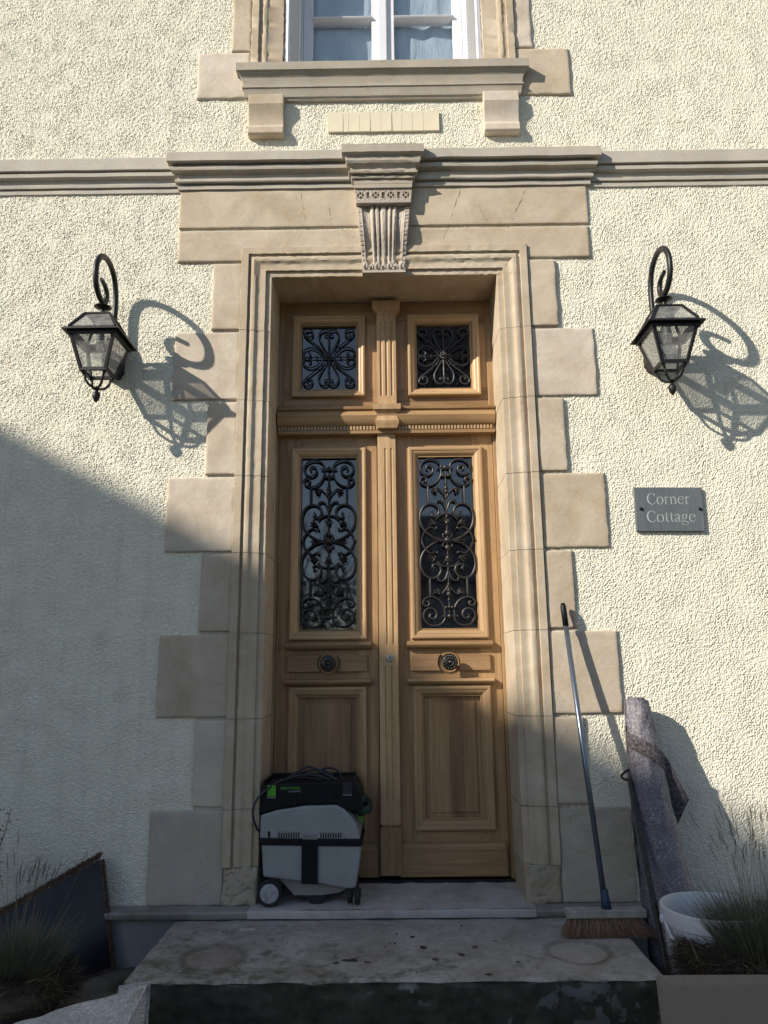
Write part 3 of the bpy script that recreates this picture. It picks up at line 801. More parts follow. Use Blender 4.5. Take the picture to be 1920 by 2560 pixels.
pl.build('pilaster', M_WM, tr)
pc = MB(); pc.mitred(-.056, .054, .288, .34, [(0, 2.045), (.004, 2.047), (.006, 2.056), (.016, 2.068), (.026, 2.074), (.027, 2.12), (0, 2.14)]); pc.build('pilaster_cap', M_WM, tr, bevel=.0015)
# transom rail
rl = MB(); RP = [(0, 1.318), (.006, 1.318), (.008, 1.336), (.0, 1.338), (.0, 1.362), (.014, 1.364), (.022, 1.372), (.030, 1.388), (.036, 1.402), (.040, 1.415), (.034, 1.432), (.020, 1.445), (.018, 1.452), (.030, 1.456), (.032, 1.468), (.024, 1.474), (0, 1.478)]
rl.mitred(OL+.006, OR-.006, .30, .40, RP, k=0); rl.build('moulded_rail', M_WX, tr, smooth=True, angle=30)
dn = MB(); x = OL+.012
while x < OR-.02: dn.box(x, x+.0115, .289, .301, 1.3385, 1.3605); x += .0185
dn.build('dentils', M_WM, tr)
pb = MB(); pb.mitred(-.056, .054, .262, .31, [(0, 1.338), (.002, 1.340), (.004, 1.352), (.010, 1.364), (.012, 1.38), (.004, 1.398), (.0, 1.415), (.008, 1.432), (.022, 1.444), (.024, 1.475), (0, 1.478)]); pb.build('pilaster_base', M_WM, tr, smooth=True, angle=30)

# --- wrought scroll helpers
def scroll(m, pts, y, s, cxp, czp, zc, xc, r=.0048, mx=1, my=1, k=5, taper=True):
    """pts in sketch units; mapped about (cxp, czp) and scaled by s"""
    P = [(xc+mx*(a-cxp)*s, y, zc-my*(b-czp)*s) for a, b in pts]
    P = spline(P, k); n_ = len(P)
    rr = [r*(1 if not taper else min(1, .72+.28*min(i, n_-1-i)/(n_*.25))) for i in range(n_)]
    m.tube(P, rr, 8, sx=1.35)
def leafy(m, x, y, z, ang, L_, w_, lobes=3):
    for k in range(lobes):
        a = ang+(k-(lobes-1)/2)*.62; c_a, s_a = math.cos(a), math.sin(a)
        rot = Matrix(((c_a, 0, -s_a), (0, 1, 0), (s_a, 0, c_a))) 
        m.ball((x+c_a*L_*.5, y-.003, z+s_a*L_*.5), L_*.55, w_*.7, w_*.42, 8, rot=rot)
        m.ball((x+c_a*L_*.95, y-.007, z+s_a*L_*.95), w_*.38, w_*.5, w_*.38, 6)
    m.ball((x, y-.003, z), w_*.55, w_*.7, w_*.55, 8)
def leaf_grille(parent, x0, x1, z0, z1, seed):
    m = MB(); y = .346; xc = (x0+x1)/2; zc = (z0+z1)/2; s = (z1-z0)/1108.; cxp, czp = 1183, 719
    H = []   # right half, upper part, sketch units
    S1 = [(1218, 250), (1213, 222), (1236, 192), (1280, 180), (1322, 196), (1344, 236), (1330, 276), (1295, 288), (1268, 268), (1266, 238), (1288, 222), (1306, 236), (1298, 252)]
    S2 = [(1213, 246), (1216, 290), (1240, 332), (1285, 358), (1328, 350), (1346, 322), (1332, 303), (1310, 310), (1312, 330), (1324, 328)]
    S3 = [(1300, 360), (1300, 480)]
    S4 = [(1280, 528), (1268, 540), (1280, 554), (1262, 566), (1236, 552), (1230, 520), (1252, 488), (1292, 478), (1332, 500), (1354, 552), (1350, 612), (1322, 660), (1276, 696), (1232, 712), (1190, 716)]
    S5 = [(1183, 548), (1222, 556), (1252, 584)]
    S6 = [(1262, 650), (1284, 634), (1316, 652), (1340, 690), (1346, 719)]
    S7 = [(1186, 520), (1200, 478), (1222, 460), (1244, 466), (1246, 486)]
    S8 = [(1183, 440), (1198, 412), (1220, 388), (1236, 372)]
    for mx in (1, -1):
        for my in (1, -1):
            for S in (S1, S2, S3, S4, S5, S6, S7): scroll(m, S, y, s, cxp, czp, zc, xc, .0053, mx, my)
            scroll(m, S8, y, s, cxp, czp, zc, xc, .0042, mx, my)
            px = lambda a, b: (xc+mx*(a-cxp)*s, zc-my*(b-czp)*s)
            X, Z = px(1244, 380); leafy(m, X, y, Z, math.atan2(-.7*my, .7*mx), .026, .018)
            X, Z = px(1262, 610); leafy(m, X, y, Z, math.atan2(.35*my, .9*mx), .030, .017, 3)
            X, Z = px(1250, 640); m.ball((X, y-.004, Z), .009, .009, .009, 8)
            X, Z = px(1202, 292); m.ball((X, y-.004, Z), .0105, .010, .0105, 8)
            X, Z = px(1200, 748); scroll(m, [(1188, 735), (1205, 735), (1212, 752), (1200, 762), (1190, 752)], y-.004, s, cxp, czp, zc, xc, .0036, mx, my)
            X, Z = px(1346, 322)
            m.ball((xc+mx*(1356-cxp)*s, y, zc), .006, .006, .006, 6)
        leafy(m, xc+mx*.052, y, zc, 0 if mx > 0 else math.pi, .048, .012, 3)
        scroll(m, [(1215, 719), (1250, 708), (1290, 700)], y, s, cxp, czp, zc, xc, .0040, mx, 1)
        scroll(m, [(1215, 719), (1250, 730), (1290, 738)], y, s, cxp, czp, zc, xc, .0040, mx, 1)
    m.tube([(xc, y, zc+.40), (xc, y, zc-.40)], .0042, 8)
    for sgn in (1, -1):
        for dz, r in ((.10, .013), (.135, .009), (.042, .015), (.165, .007), (.247, .009), (.28, .011), (.30, .013), (.33, .008), (.37, .009), (.42, .012)):
            m.ball((xc, y-.003, zc+sgn*dz), r, r*.9, r*1.25, 8)
        for k in (-1, 1):
            leafy(m, xc+k*.004, y, zc+sgn*.10, math.atan2(sgn, k*.35), .026, .010, 2)
        m.box(xc-.046, xc+.046, y-.006, y+.004, zc+sgn*.418-.005, zc+sgn*.418+.005)
    m.ball((xc, y-.010, zc), .017, .012, .017, 12)
    o = m.build('grille', M_GRILL, parent, smooth=True, angle=50); return o
def transom_grille(parent, x0, x1, z0, z1):
    m = MB(); y = .338; xc, zc = (x0+x1)/2, (z0+z1)/2; s = (x1-x0)/281; cxp, czp = 1097, 522
    T1 = [(1104, 500), (1130, 455), (1148, 415), (1142, 380), (1120, 366), (1100, 376), (1102, 396), (1116, 398), (1118, 388)]
    T2 = [(1120, 500), (1150, 462), (1190, 430), (1222, 400), (1228, 376), (1208, 364), (1186, 374), (1184, 398), (1202, 408), (1210, 396), (1202, 388)]
    T3 = [(1124, 515), (1155, 482), (1190, 466), (1222, 478), (1232, 502), (1218, 522), (1196, 518), (1192, 500), (1206, 494)]
    for mx in (1, -1):
        for my in (1, -1):
            for S in (T1, T2, T3): scroll(m, S, y, s, cxp, czp, zc, xc, .0046, mx, my)
            m.ball((xc+mx*.038, y-.003, zc+my*.055), .006, .007, .006, 6)
            m.ball((xc+mx*.062, y-.003, zc+my*.062), .007, .007, .007, 6)
            for k in range(2): leafy(m, xc+mx*(.066+.040*k), y, zc, math.atan2(my*.9, mx*.5), .014, .008, 1)
        m.tube([(xc, y, zc), (xc+mx*.13, y, zc)], [.0055, .0025], 8)
    for my in (1, -1):
        m.tube([(xc, y, zc+my*v) for v in (.02, .05, .06, .08, .10, .105, .13, .165)], [.005, .007, .0045, .0075, .005, .007, .004, .003], 8)
    for k in range(8):
        a = k*math.pi/4; m.ball((xc+.016*math.cos(a), y-.006, zc+.016*math.sin(a)), .0095, .008, .0095, 8)
    m.ball((xc, y-.014, zc), .009, .008, .009, 8)
    m.build('grille', M_GRILL, parent, smooth=True, angle=50)
transom_grille(tr, GL[0], GL[1], *GZ); transom_grille(tr, GR[0], GR[1], *GZ)

# --- door leaves
def leaf(name, xa, xb, gx, px, mir):
    lf_ = subthing(name, house, ((xa+xb)/2, .35, -1.03)); Y = .350
    z0, z1 = -1.030, 1.345
    a, b = gx; c, d = .222, 1.190; e, f = -.752, -.137
    for p, q in ((xa, a), (b, xb)): m = MB(); board(m, p, q, z0, z1, Y); m.build('stile', M_WZ, lf_, bevel=.0015)
    for p, q in ((d, z1-.001), (f, c), (z0+.001, e)): m = MB(); board(m, a+.0005, b-.0005, p, q, Y+.0004); m.build('rail', M_WX, lf_)
    moulding(a, b, c, d, lf_, MOUT)
    g_ = MB(); g_.box(a-.01, b+.01, .3725, .3765, c-.01, d+.01); g_.build('pane', M_GLD, lf_)
    leaf_grille(lf_, a, b, c, d, 1)
    m = MB()                                                # sunk panel with a raised field
    P = [(.0, .372), (.030, .372), (.032, .366), (.034, .3655)]
    m.box(a-.01, b+.01, .376, .38, e-.01, f+.01)
    V = []; prof = [(0, .3745), (.028, .3745), (.030, .3665)]
    for dd, yy in prof: V += [(a+dd, yy, e+dd), (b-dd, yy, e+dd), (b-dd, yy, f-dd), (a+dd, yy, f-dd)]
    F = [(i*4+j, i*4+(j+1) % 4, i*4+4+(j+1) % 4, i*4+4+j) for i in range(2) for j in range(4)]+[(8, 9, 10, 11)]
    m.add(V, F); m.build('panel', M_WP, lf_)
    moulding(a+.002, b-.002, e+.002, f-.002, lf_, MOUT, 'panel_moulding')
    bx0, bx1 = (a-.074, b+.080) if mir else (a-.082, b+.072)
    for zt, zb in ((.156, .114), (-.040, -.075)):
        m = MB(); h = (zt-zb)/2; prof = [(.0, zb), (.022, zb), (.034, zb+h*.35), (.040, zb+h), (.034, zt-h*.3), (.020, zt-.002), (0, zt)]
        m.mitred(bx0+.02, bx1-.02, Y, Y+.004, [(p[0], p[1], min(p[0], .02)) for p in prof]); m.build('bead', M_WX, lf_, smooth=True, angle=40)
    kx = -.330 if mir else .318
    for sg in (-1, 1):                                      # lock-rail board, cut round the knob
        m = MB()
        xo = (a-.063 if sg < 0 else b+.058); pts = [(xo, -.004), (xo, .083)]
        arc = []
        for i in range(9):
            g2 = math.asin(.0435/.062)*(1-i/4); arc.append((kx+sg*.062*math.cos(g2), .0395+.062*math.sin(g2)))
        poly = pts+arc if sg < 0 else pts+arc
        m.prism(poly, .334, .352, 'y'); m.build('lock_board', M_WX, lf_, bevel=.003)
    m = MB(); m.lathe([(.056, .0), (.056, -.004), (.052, -.008), (.047, -.006), (.046, -.003), (0, -.003)], (kx, .350, .0395), 'y', 40); m.build('knob_collar', M_WZ, lf_, smooth=True, angle=40)
    k_ = MB()
    k_.lathe([(.022, 0), (.022, -.006), (.013, -.010), (.011, -.040), (.018, -.046), (.030, -.050), (.0405, -.056), (.0425, -.062), (.040, -.067)], (kx, .347, .0395), 'y', 48)
    k_.lathe([(.040, -.067), (.036, -.071), (.034, -.069), (.028, -.074), (.020, -.073), (.017, -.077), (.012, -.074), (.008, -.080), (0, -.082)], (kx, .347, .0395), 'y', 48, rmod=lambda g_, h: 1+.03*math.cos(g_*12))
    for i in range(14):
        g2 = i*2*math.pi/14; k_.ball((kx+.0335*math.cos(g2), .347-.070, .0395+.0335*math.sin(g2)), .0058, .0045, .0058, 8)
    for i in range(9):
        g2 = i*2*math.pi/9; k_.ball((kx+.019*math.cos(g2), .347-.075, .0395+.019*math.sin(g2)), .0046, .004, .0046, 8)
    k_.build('door_knob', M_KNOB, lf_, smooth=True, angle=60)
    m = MB()
    ka, kb = (xa+.032, xb-.012) if mir else (xb-.568+.012, xb-.018)
    KPf = [(.0, -1.022), (.027, -1.022), (.029, -1.018), (.029, -.892), (.026, -.888), (.022, -.887), (.020, -.878), (.016, -.872), (.016, -.867), (.006, -.862), (0, -.860)]
    m.mitred(ka, kb, Y, Y+.003, [(p[0], p[1], -.012+p[0]*.41) for p in KPf]); m.build('kick_board', M_WX, lf_, smooth=True, angle=25)
    return lf_
leaf('door_leaf', -.618, -.062, (-.491, -.181), None, True)
leaf('door_leaf', .040, .600, (.173, .481), None, False)
for p, q in ((-.632, -.620), (.602, .618)): m = MB(); m.box(p, q, .338, .40, -1.05, 1.34); m.build('door_post', M_WZ, house, bevel=.002)
ast = subthing('astragal', house, (-.006, .3, -1.0))
m = MB(); fluted(m, -.058, .044, -.772, 1.318, .310, .352, [(-.0135, .0065, .135, 1.235), (.0200, .0065, .135, 1.235), (-.024, .0055, -.66, .025), (.008, .0055, -.66, .025)], .006); m.build('fluted_strip', M_WM, ast)
m = MB(); m.box(-.060, .048, .306, .352, -1.012, -.786); m.box(-.052, .040, .318, .352, -.786, -.772); m.build('foot_block', M_WZ, ast, bevel=.002)
m = MB(); m.lathe([(.022, 0), (.022, -.004), (.020, -.006), (.009, -.0065), (.0085, -.009), (0, -.009)], (-.001, .310, .066), 'y', 32); m.build('escutcheon', M_SILVER, ast, smooth=True, angle=40)
m = MB(); m.lathe([(.0034, 0), (.0034, -.001), (0, -.001)], (-.001, .3008, .070), 'y', 12); m.box(-.0022, .0002, .2998, .3008, .056, .068); m.build('keyhole', M_DARK, ast)

# ================================================================== STEP
def step_mat():
    m, t, b = newmat('worn_mossy_step'); n = N(t); co = n.co(); x, y, z = n.sep(co)
    big = n.noise(co, 4, 6, .65, .6); fine = n.noise(co, 40, 5, .7)
    c = n.ramp(big, [(.3, (.24, .22, .19)), (.5, (.34, .32, .29)), (.7, (.43, .415, .395))])
    c = n.mix(.6, c, n.mix(1.0, c, n.ramp(fine, [(.3, .62), (.7, 1.15)]), 'MULTIPLY'))
    # moss, denser towards the front edge and the left end
    mk = n.math('ADD', n.math('MULTIPLY', y, -1.1), n.math('MULTIPLY', x, -.28))
    ms = n.ramp(n.math('ADD', n.noise(co, 9, 7, .7, .4), n.math('MULTIPLY', mk, .22)), [(.64, 0.0), (.78, 1.0)])
    c = n.mix(n.math('MULTIPLY', ms, .65), c, (.060, .058, .026))
    # pale cement patches
    pt = n.ramp(n.noise(co, 6.5, 6, .7, .3), [(.60, 0.0), (.66, .6)])
    c = n.mix(pt, c, (.40, .40, .40))
    # rings left by flower pots
    for cx_, cy_, r1 in ((-.71, -.505, .125), (.735, -.47, .125)):
        dx = n.math('SUBTRACT', x, cx_); dy = n.math('SUBTRACT', y, cy_)
        d = n.math('SQRT', n.math('ADD', n.math('MULTIPLY', dx, dx), n.math('MULTIPLY', dy, dy)))
        d = n.math('ADD', d, n.math('MULTIPLY', n.noise(co, 14, 4), .02))
        ins = n.ramp(d, [(0, 1.0), (r1-.006, 1.0), (r1+.004, 0.0)]); rim = n.ramp(d, [(r1-.012, 0.0), (r1, 1.0), (r1+.012, 1.0), (r1+.034, 0.0)])
        c = n.mix(n.math('MULTIPLY', ins, .45), c, (.25, .20, .17) if cx_ < 0 else (.36, .33, .28)); c = n.mix(n.math('MULTIPLY', rim, .38), c, (.055, .050, .028))
    # the riser: dark algae with peeling pale paint to the right
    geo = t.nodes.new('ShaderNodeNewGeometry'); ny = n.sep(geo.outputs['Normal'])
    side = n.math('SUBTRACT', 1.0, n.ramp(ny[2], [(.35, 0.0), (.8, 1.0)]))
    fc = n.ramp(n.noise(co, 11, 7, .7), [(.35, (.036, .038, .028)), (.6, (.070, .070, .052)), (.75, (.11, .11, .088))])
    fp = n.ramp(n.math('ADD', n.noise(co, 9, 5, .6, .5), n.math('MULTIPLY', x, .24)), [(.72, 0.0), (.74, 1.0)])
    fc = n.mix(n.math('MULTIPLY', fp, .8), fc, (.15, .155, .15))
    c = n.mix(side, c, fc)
    n.set('Base Color', c, b); b.inputs['Roughness'].default_value = .95; b.inputs['Specular IOR Level'].default_value = .1
    nb = n.bump(n.noise(co, 18, 6, .7), .5, .012); nb = n.bump(n.noise(co, 120, 4, .7), .5, .002, nb); n.set('Normal', nb, b); return m
st = MB()
def step_fn(u, v):
    # v: 0..1 over the top from back to front, 1..2 down the riser
    x = -.985+1.968*u
    if v <= 1:
        y = -.031+(-.735+.031)*v; z = -1.101+nz(x*4, y*4)*.0015
        e = v*.70
        for cx_, cy_ in ((-.71, -.505), (.735, -.47)):
            d = math.hypot(x-cx_, y-cy_)
            if d < .125: z -= .0035
            elif d < .15: z += .002
        ed = .704-e
        if ed < .02: z -= .012*(1-ed/.02)**2
    else:
        t_ = v-1; y = -.735-.004*math.sin(t_*5)+nz(x*7, t_*3)*.003; z = -1.113-.20*t_
        if t_ < .1: y += .004*(1-t_/.1)
    y += nz(x*5, 2)*.0012 if v > .2 else 0
    return (x, y, z)
st.surf(step_fn, lin(0, 1, 160), lin(0, 1, 60)+lin(1.001, 2, 16))
for u, sg in ((0, 1), (1, -1)):
    P = [step_fn(u, v) for v in lin(0, 1, 60)+lin(1.001, 2, 16)]; n_ = len(P)
    Q = [(p[0], p[1], -1.31) for p in P]
    st.add(P+Q, [(i, i+1, n_+i+1, n_+i) if sg > 0 else (n_+i, n_+i+1, i+1, i) for i in range(n_-1)])
one('stone_step', 'broad worn stone step below the door, mossy at the left with pot rings', 'step', st, step_mat(), smooth=True, angle=60)
# leaves, chips and litter lying on the step
lt = MB(); rnd = random.Random(21)
for i in range(46):
    x = rnd.uniform(-.85, .85); y = rnd.uniform(-.70, -.10); s = rnd.uniform(.002, .006)
    lt.ball((x, y, -1.0985), s, s*rnd.uniform(.6, 1), s*.4, 6, mi=0 if rnd.random() < .55 else 1)
for x, y, L_ in ((-.18, -.56, .04), (-.16, -.55, .03), (.12, -.42, .03), (.27, -.50, .025), (.16, -.55, .02), (.33, -.42, .02), (.35, -.70, .02), (-.10, -.57, .02), (-.22, -.58, .02), (.08, -.30, .018), (.42, -.36, .012)):
    for k in range(4):
        lt.ball((x+rnd.uniform(-.4, .4)*L_, y+rnd.uniform(-.3, .3)*L_, -1.0965), L_*.38, L_*.18, .0022, 7, mi=1)
lt.box(-.67, -.60, -.20, -.185, -1.100, -1.094, mi=0)
o = lt.build('debris', [plain('pale_stone_chips', (.42, .41, .38), .9), plain('dead_leaf', (.045, .030, .018), .8)]); o['kind'] = 'stuff'; o['label'] = 'pale chips and dead leaf scraps scattered on the step'; o['category'] = 'litter'
# paving beside the step
pv = MB(); rr = random.Random(3)
def pav(u, v): return (u, v, -1.300+nz(u*5, v*5)*.004)
pv.surf(pav, lin(-2.6, -.99, 60), lin(-.42, -.031, 20)); pv.box(-2.6, -.99, -.42, -.40, -1.31, -1.302)
struct('paving', pv, stone('mossy_paving', (.12, .11, .085), (.20, .185, .15), grey=.5, pits=1, moss=.8), smooth=True)

# ================================================================== WALL LANTERNS
def lantern(cx, label):
    L = thing('wall_lantern', label, 'lantern', (cx, 0, 1.34), 'pair of wall lanterns either side of the door'); cy_ = -.188
    # back plate
    m = MB(); oc = [(-.055, 1.55), (.055, 1.55), (.085, 1.585), (.085, 1.735), (.055, 1.77), (-.055, 1.77), (-.085, 1.735), (-.085, 1.585)]
    m.prism([(cx+a*.62, b) for a, b in oc], -.030, .034, 'y'); m.prism([(cx+a*.45, 1.66+(b-1.66)*.8) for a, b in oc], -.045, -.030, 'y')
    m.build('back_plate', M_IRON, L, bevel=.004)
    # crook arm
    pts = [(.062, 1.62), (.056, 1.80), (.053, 1.95), (.064, 2.035), (.098, 2.100), (.158, 2.138), (.225, 2.142), (.285, 2.115), (.325, 2.065), (.338, 2.005), (.325, 1.945), (.285, 1.903), (.236, 1.890), (.196, 1.903), (.178, 1.940), (.188, 1.973), (.216, 1.990), (.262, 2.000)]
    P = spline([(cx, .03-a, z) for a, z in pts], 6); n_ = len(P)
    m = MB(); m.tube(P, [.0165 if i < n_*.78 else .0165-.005*(i-n_*.78)/(n_*.22) for i in range(n_)], 12, sx=.85, upv=(1, 0, 0))
    m.build('crook_arm', M_IRON, L, smooth=True, angle=60)
    m = MB(); m.lathe([(.007, .030), (.016, .026), (.018, .018), (.010, .012), (.012, .004), (.030, -.004), (.042, -.010), (.044, -.014), (.030, -.020), (.014, -.026), (.012, -.060), (.03, -.070), (.034, -.075), (0, -.075)], (cx, cy_, 1.877), 'z', 28)
    m.build('collar', M_IRON, L, smooth=True, angle=40)
    # head: square tapered frame
    zt, ze, zb = 1.802, 1.700, 1.497; rt_, re, rb_ = .061, .113, .062
    m = MB()
    def ring(r, z, h, t_): # square ring of bars
        for sx_, sy_ in ((1, 0), (-1, 0), (0, 1), (0, -1)):
            if sx_: m.box(cx+sx_*r-t_, cx+sx_*r+t_, cy_-r-t_, cy_+r+t_, z-h, z+h)
            else: m.box(cx-r+t_, cx+r-t_, cy_+sy_*r-t_, cy_+sy_*r+t_, z-h, z+h)
    m.box(cx-rt_-.006, cx+rt_+.006, cy_-rt_-.006, cy_+rt_+.006, zt-.004, zt+.004)
    ring(re, ze-.020, .017, .008); ring(rb_, zb, .009, .008)
    for sx_ in (-1, 1):
        for sy_ in (-1, 1):
            m.tube([(cx+sx_*re, cy_+sy_*re, ze-.01), (cx+sx_*rb_, cy_+sy_*rb_, zb)], .0115, 4, upv=(sx_, sy_, 0))
            m.tube([(cx+sx_*(re+.004), cy_+sy_*(re+.004), ze+.004), (cx+sx_*rt_, cy_+sy_*rt_, zt)], .0088, 4, upv=(sx_, sy_, 0))
    m.build('lantern_frame', M_IRON, L, bevel=.0015)
    m = MB(); R1, R0 = .142, re-.004           # drip flange: sloping square skirt
    V = [(cx+a*R1, cy_+b*R1, ze-.012) for a, b in ((-1, -1), (1, -1), (1, 1), (-1, 1))]+[(cx+a*R0, cy_+b*R0, ze+.010) for a, b in ((-1, -1), (1, -1), (1, 1), (-1, 1))]
    V += [(x, y, z-.008) for x, y, z in V]
    F = [(i, (i+1) % 4, 4+(i+1) % 4, 4+i) for i in range(4)]+[(8+i, 12+i, 12+(i+1) % 4, 8+(i+1) % 4) for i in range(4)]+[(i, 8+i, 8+(i+1) % 4, (i+1) % 4) for i in range(4)]+[(4+i, 4+(i+1) % 4, 12+(i+1) % 4, 12+i) for i in range(4)]
    m.add(V, F); m.build('drip_flange', M_IRON, L)
    for a, b in ((0, -1), (1, 0), (0, 1), (-1, 0)):            # panes
        m = MB()
        def P3(r, z, s): return (cx+a*r+(-b)*s*r, cy_+b*r+a*s*r, z)
        m.add([P3(re-.003, ze-.02, -1), P3(re-.003, ze-.02, 1), P3(rb_-.002, zb, 1), P3(rb_-.002, zb, -1)], [(0, 1, 2, 3)]); m.build('pane', M_GLL, L)
        m = MB(); m.add([P3(re, ze+.006, -1), P3(re, ze+.006, 1), P3(rt_-.002, zt, 1), P3(rt_-.002, zt, -1)], [(0, 1, 2, 3)]); m.build('roof_pane', M_GLL, L)
    # bulb and holder
    m = MB(); m.lathe([(.018, 1.80), (.018, 1.70), (.020, 1.695), (.020, 1.662), (.016, 1.658), (0, 1.658)], (cx, cy_, 0), 'z', 20); m.build('lamp_holder', plain('grey_lamp_holder', (.10, .10, .10), .5), L, smooth=True, angle=40)
    m = MB(); m.lathe([(.013, 1.658), (.014, 1.645), (.024, 1.622), (.029, 1.60), (.026, 1.580), (.015, 1.567), (0, 1.563)], (cx, cy_, 0), 'z', 20); m.build('bulb', M_BULB, L, smooth=True)
    # under cage and finial
    m = MB()
    for a, b in ((-1, -1), (1, -1), (1, 1), (-1, 1)):
        q = [(1.0, 1.492), (1.02, 1.482), (.86, 1.470), (.80, 1.452), (.62, 1.432), (.30, 1.418), (0.02, 1.414)]
        m.tube(spline([(cx+a*rb_*.88*f, cy_+b*rb_*.88*f, z) for f, z in q], 4), .0068, 6)
        m.ball((cx+a*rb_*.88, cy_+b*rb_*.88, 1.487), .009, .009, .008, 8)
    m.build('scroll_cage', M_IRON, L, smooth=True, angle=60)
    m = MB(); m.lathe([(.006, 1.424), (.014, 1.420), (.016, 1.412), (.009, 1.406), (.008, 1.400), (.017, 1.392), (.020, 1.380), (.017, 1.364), (.010, 1.350), (.003, 1.342), (0, 1.340)], (cx, cy_, 0), 'z', 20, rmod=lambda g_, h: 1+.05*math.cos(g_*8)); m.build('finial', M_IRON, L, smooth=True, angle=60)
    return L
LL = lantern(-1.474, 'black glazed lantern on a crook arm left of the door, its shadow crossing the quoins')
LR = copy_tree(LL); LR.location.x = 1.440; LR['label'] = 'black glazed lantern on a crook arm right of the door, above the slate sign'

# ================================================================== HOUSE SIGN
sg = thing('house_sign', 'blue grey slate plaque lettered Corner Cottage, screwed to the wall right of the door', 'sign', (1.445, .01, .80))
m = MB(); m.add([(1.274, .010, .914), (1.6215, .010, .910), (1.616, .010, .681), (1.270, .010, .684), (1.274, .030, .914), (1.6215, .030, .910), (1.616, .030, .681), (1.270, .030, .684)],
      [(3, 2, 1, 0), (0, 1, 5, 4), (1, 2, 6, 5), (2, 3, 7, 6), (3, 0, 4, 7)]); m.build('plaque', M_SLATE, sg, bevel=.0012)
GLY = {  # serif letters: strokes (x, z, pen width) in x-height units, and advance
 'C': ([[(1.02, .95, .05), (.98, 1.18, .05), (.88, 1.32, .06), (.68, 1.42, .07), (.42, 1.38, .11), (.20, 1.16, .17), (.10, .75, .20), (.18, .34, .18), (.40, .07, .12), (.68, .0, .07), (.90, .10, .06), (1.04, .30, .045)], [(1.02, .93, .04), (1.02, 1.40, .06)]], 1.20),
 'o': ([[(.42, .98, .06), (.20, .90, .10), (.07, .50, .15), (.18, .12, .11), (.42, .0, .06), (.66, .10, .10), (.79, .50, .15), (.68, .88, .11), (.42, .98, .06)]], .92),
 'r': ([[(.22, .93, .13), (.22, .03, .13)], [(.04, .86, .04), (.22, .97, .07)], [(.02, .02, .05), (.44, .02, .05)], [(.24, .66, .04), (.36, .88, .07), (.50, .95, .10), (.60, .90, .13)]], .68),
 'n': ([[(.22, .93, .13), (.22, .03, .13)], [(.04, .86, .04), (.22, .97, .07)], [(.02, .02, .05), (.42, .02, .05)], [(.24, .72, .05), (.42, .92, .07), (.60, .94, .10), (.74, .78, .13), (.76, .5, .13), (.76, .03, .13)], [(.56, .02, .05), (.96, .02, .05)]], 1.02),
 'e': ([[(.12, .60, .05), (.76, .60, .05)], [(.76, .60, .07), (.70, .86, .09), (.46, .98, .06), (.22, .88, .10), (.08, .50, .14), (.18, .14, .12), (.44, .01, .09), (.64, .08, .06), (.78, .28, .04)]], .88),
 't': ([[(.24, 1.26, .03), (.26, .95, .13), (.26, .25, .13), (.34, .05, .10), (.46, .03, .06), (.56, .12, .03)], [(.04, .92, .05), (.52, .92, .05)]], .58),
 'a': ([[(.14, .74, .10), (.22, .92, .07), (.40, .98, .07), (.56, .86, .12), (.58, .6, .13), (.58, .20, .13), (.66, .04, .07), (.80, .10, .03)], [(.58, .60, .05), (.34, .48, .08), (.12, .32, .11), (.12, .12, .11), (.28, .02, .08), (.44, .08, .06), (.58, .22, .04)]], .86),
 'g': ([[(.38, .98, .06), (.20, .86, .10), (.16, .64, .11), (.24, .44, .08), (.40, .38, .06), (.56, .46, .09), (.62, .66, .11), (.56, .88, .09), (.38, .98, .06)], [(.56, .88, .05), (.80, .90, .07)], [(.26, .42, .04), (.12, .24, .06), (.20, .10, .09), (.52, .04, .10), (.76, -.08, .09), (.74, -.28, .07), (.48, -.42, .05), (.18, -.38, .07), (.05, -.22, .06), (.14, -.04, .05), (.26, .08, .05)]], .88)}
def text_ribbon(word, x, z, s, y, xw=1.0):
    m = MB()
    for ch in word:
        st_, adv = GLY[ch]
        for S in st_:
            P = spline([(a, b, c) for a, b, c in S], 5) if len(S) > 2 else [Vector(q) for q in S]
            V = []; n_ = len(P)
            for i, q in enumerate(P):
                t_ = P[min(i+1, n_-1)]-P[max(i-1, 0)]; t2 = Vector((t_.x, t_.y)); 
                if t2.length < 1e-6: t2 = Vector((0, 1))
                t2.normalize(); nn = Vector((-t2.y, t2.x))*q.z*.43
                for sg_ in (1, -1): V.append((x+(q.x+nn.x*sg_)*s*xw, y, z+(q.y+nn.y*sg_)*s))
            V2 = V+[(a, y+.002, c) for a, b, c in V]; k = len(V)
            F = [(2*i, 2*i+1, 2*i+3, 2*i+2) for i in range(n_-1)]+[(2*i, 2*i+2, k+2*i+2, k+2*i) for i in range(n_-1)]+[(2*i+1, k+2*i+1, k+2*i+3, 2*i+3) for i in range(n_-1)]
            m.add(V2, F)
        x += adv*s*xw
    return m
text_ribbon('Corner', 1.334, .823, .040, .0092, 1.03).build('lettering', M_ENGR, sg)
text_ribbon('Cottage', 1.326, .730, .040, .0092, 1.07).build('lettering', M_ENGR, sg)
for x, z in ((1.300, .800), (1.602, .796)):
    m = MB(); m.lathe([(.0085, 0), (.0085, -.003), (.006, -.007), (0, -.008)], (x, .010, z), 'y', 18); m.build('screw_cap', M_BLACKP, sg, smooth=True, angle=50)

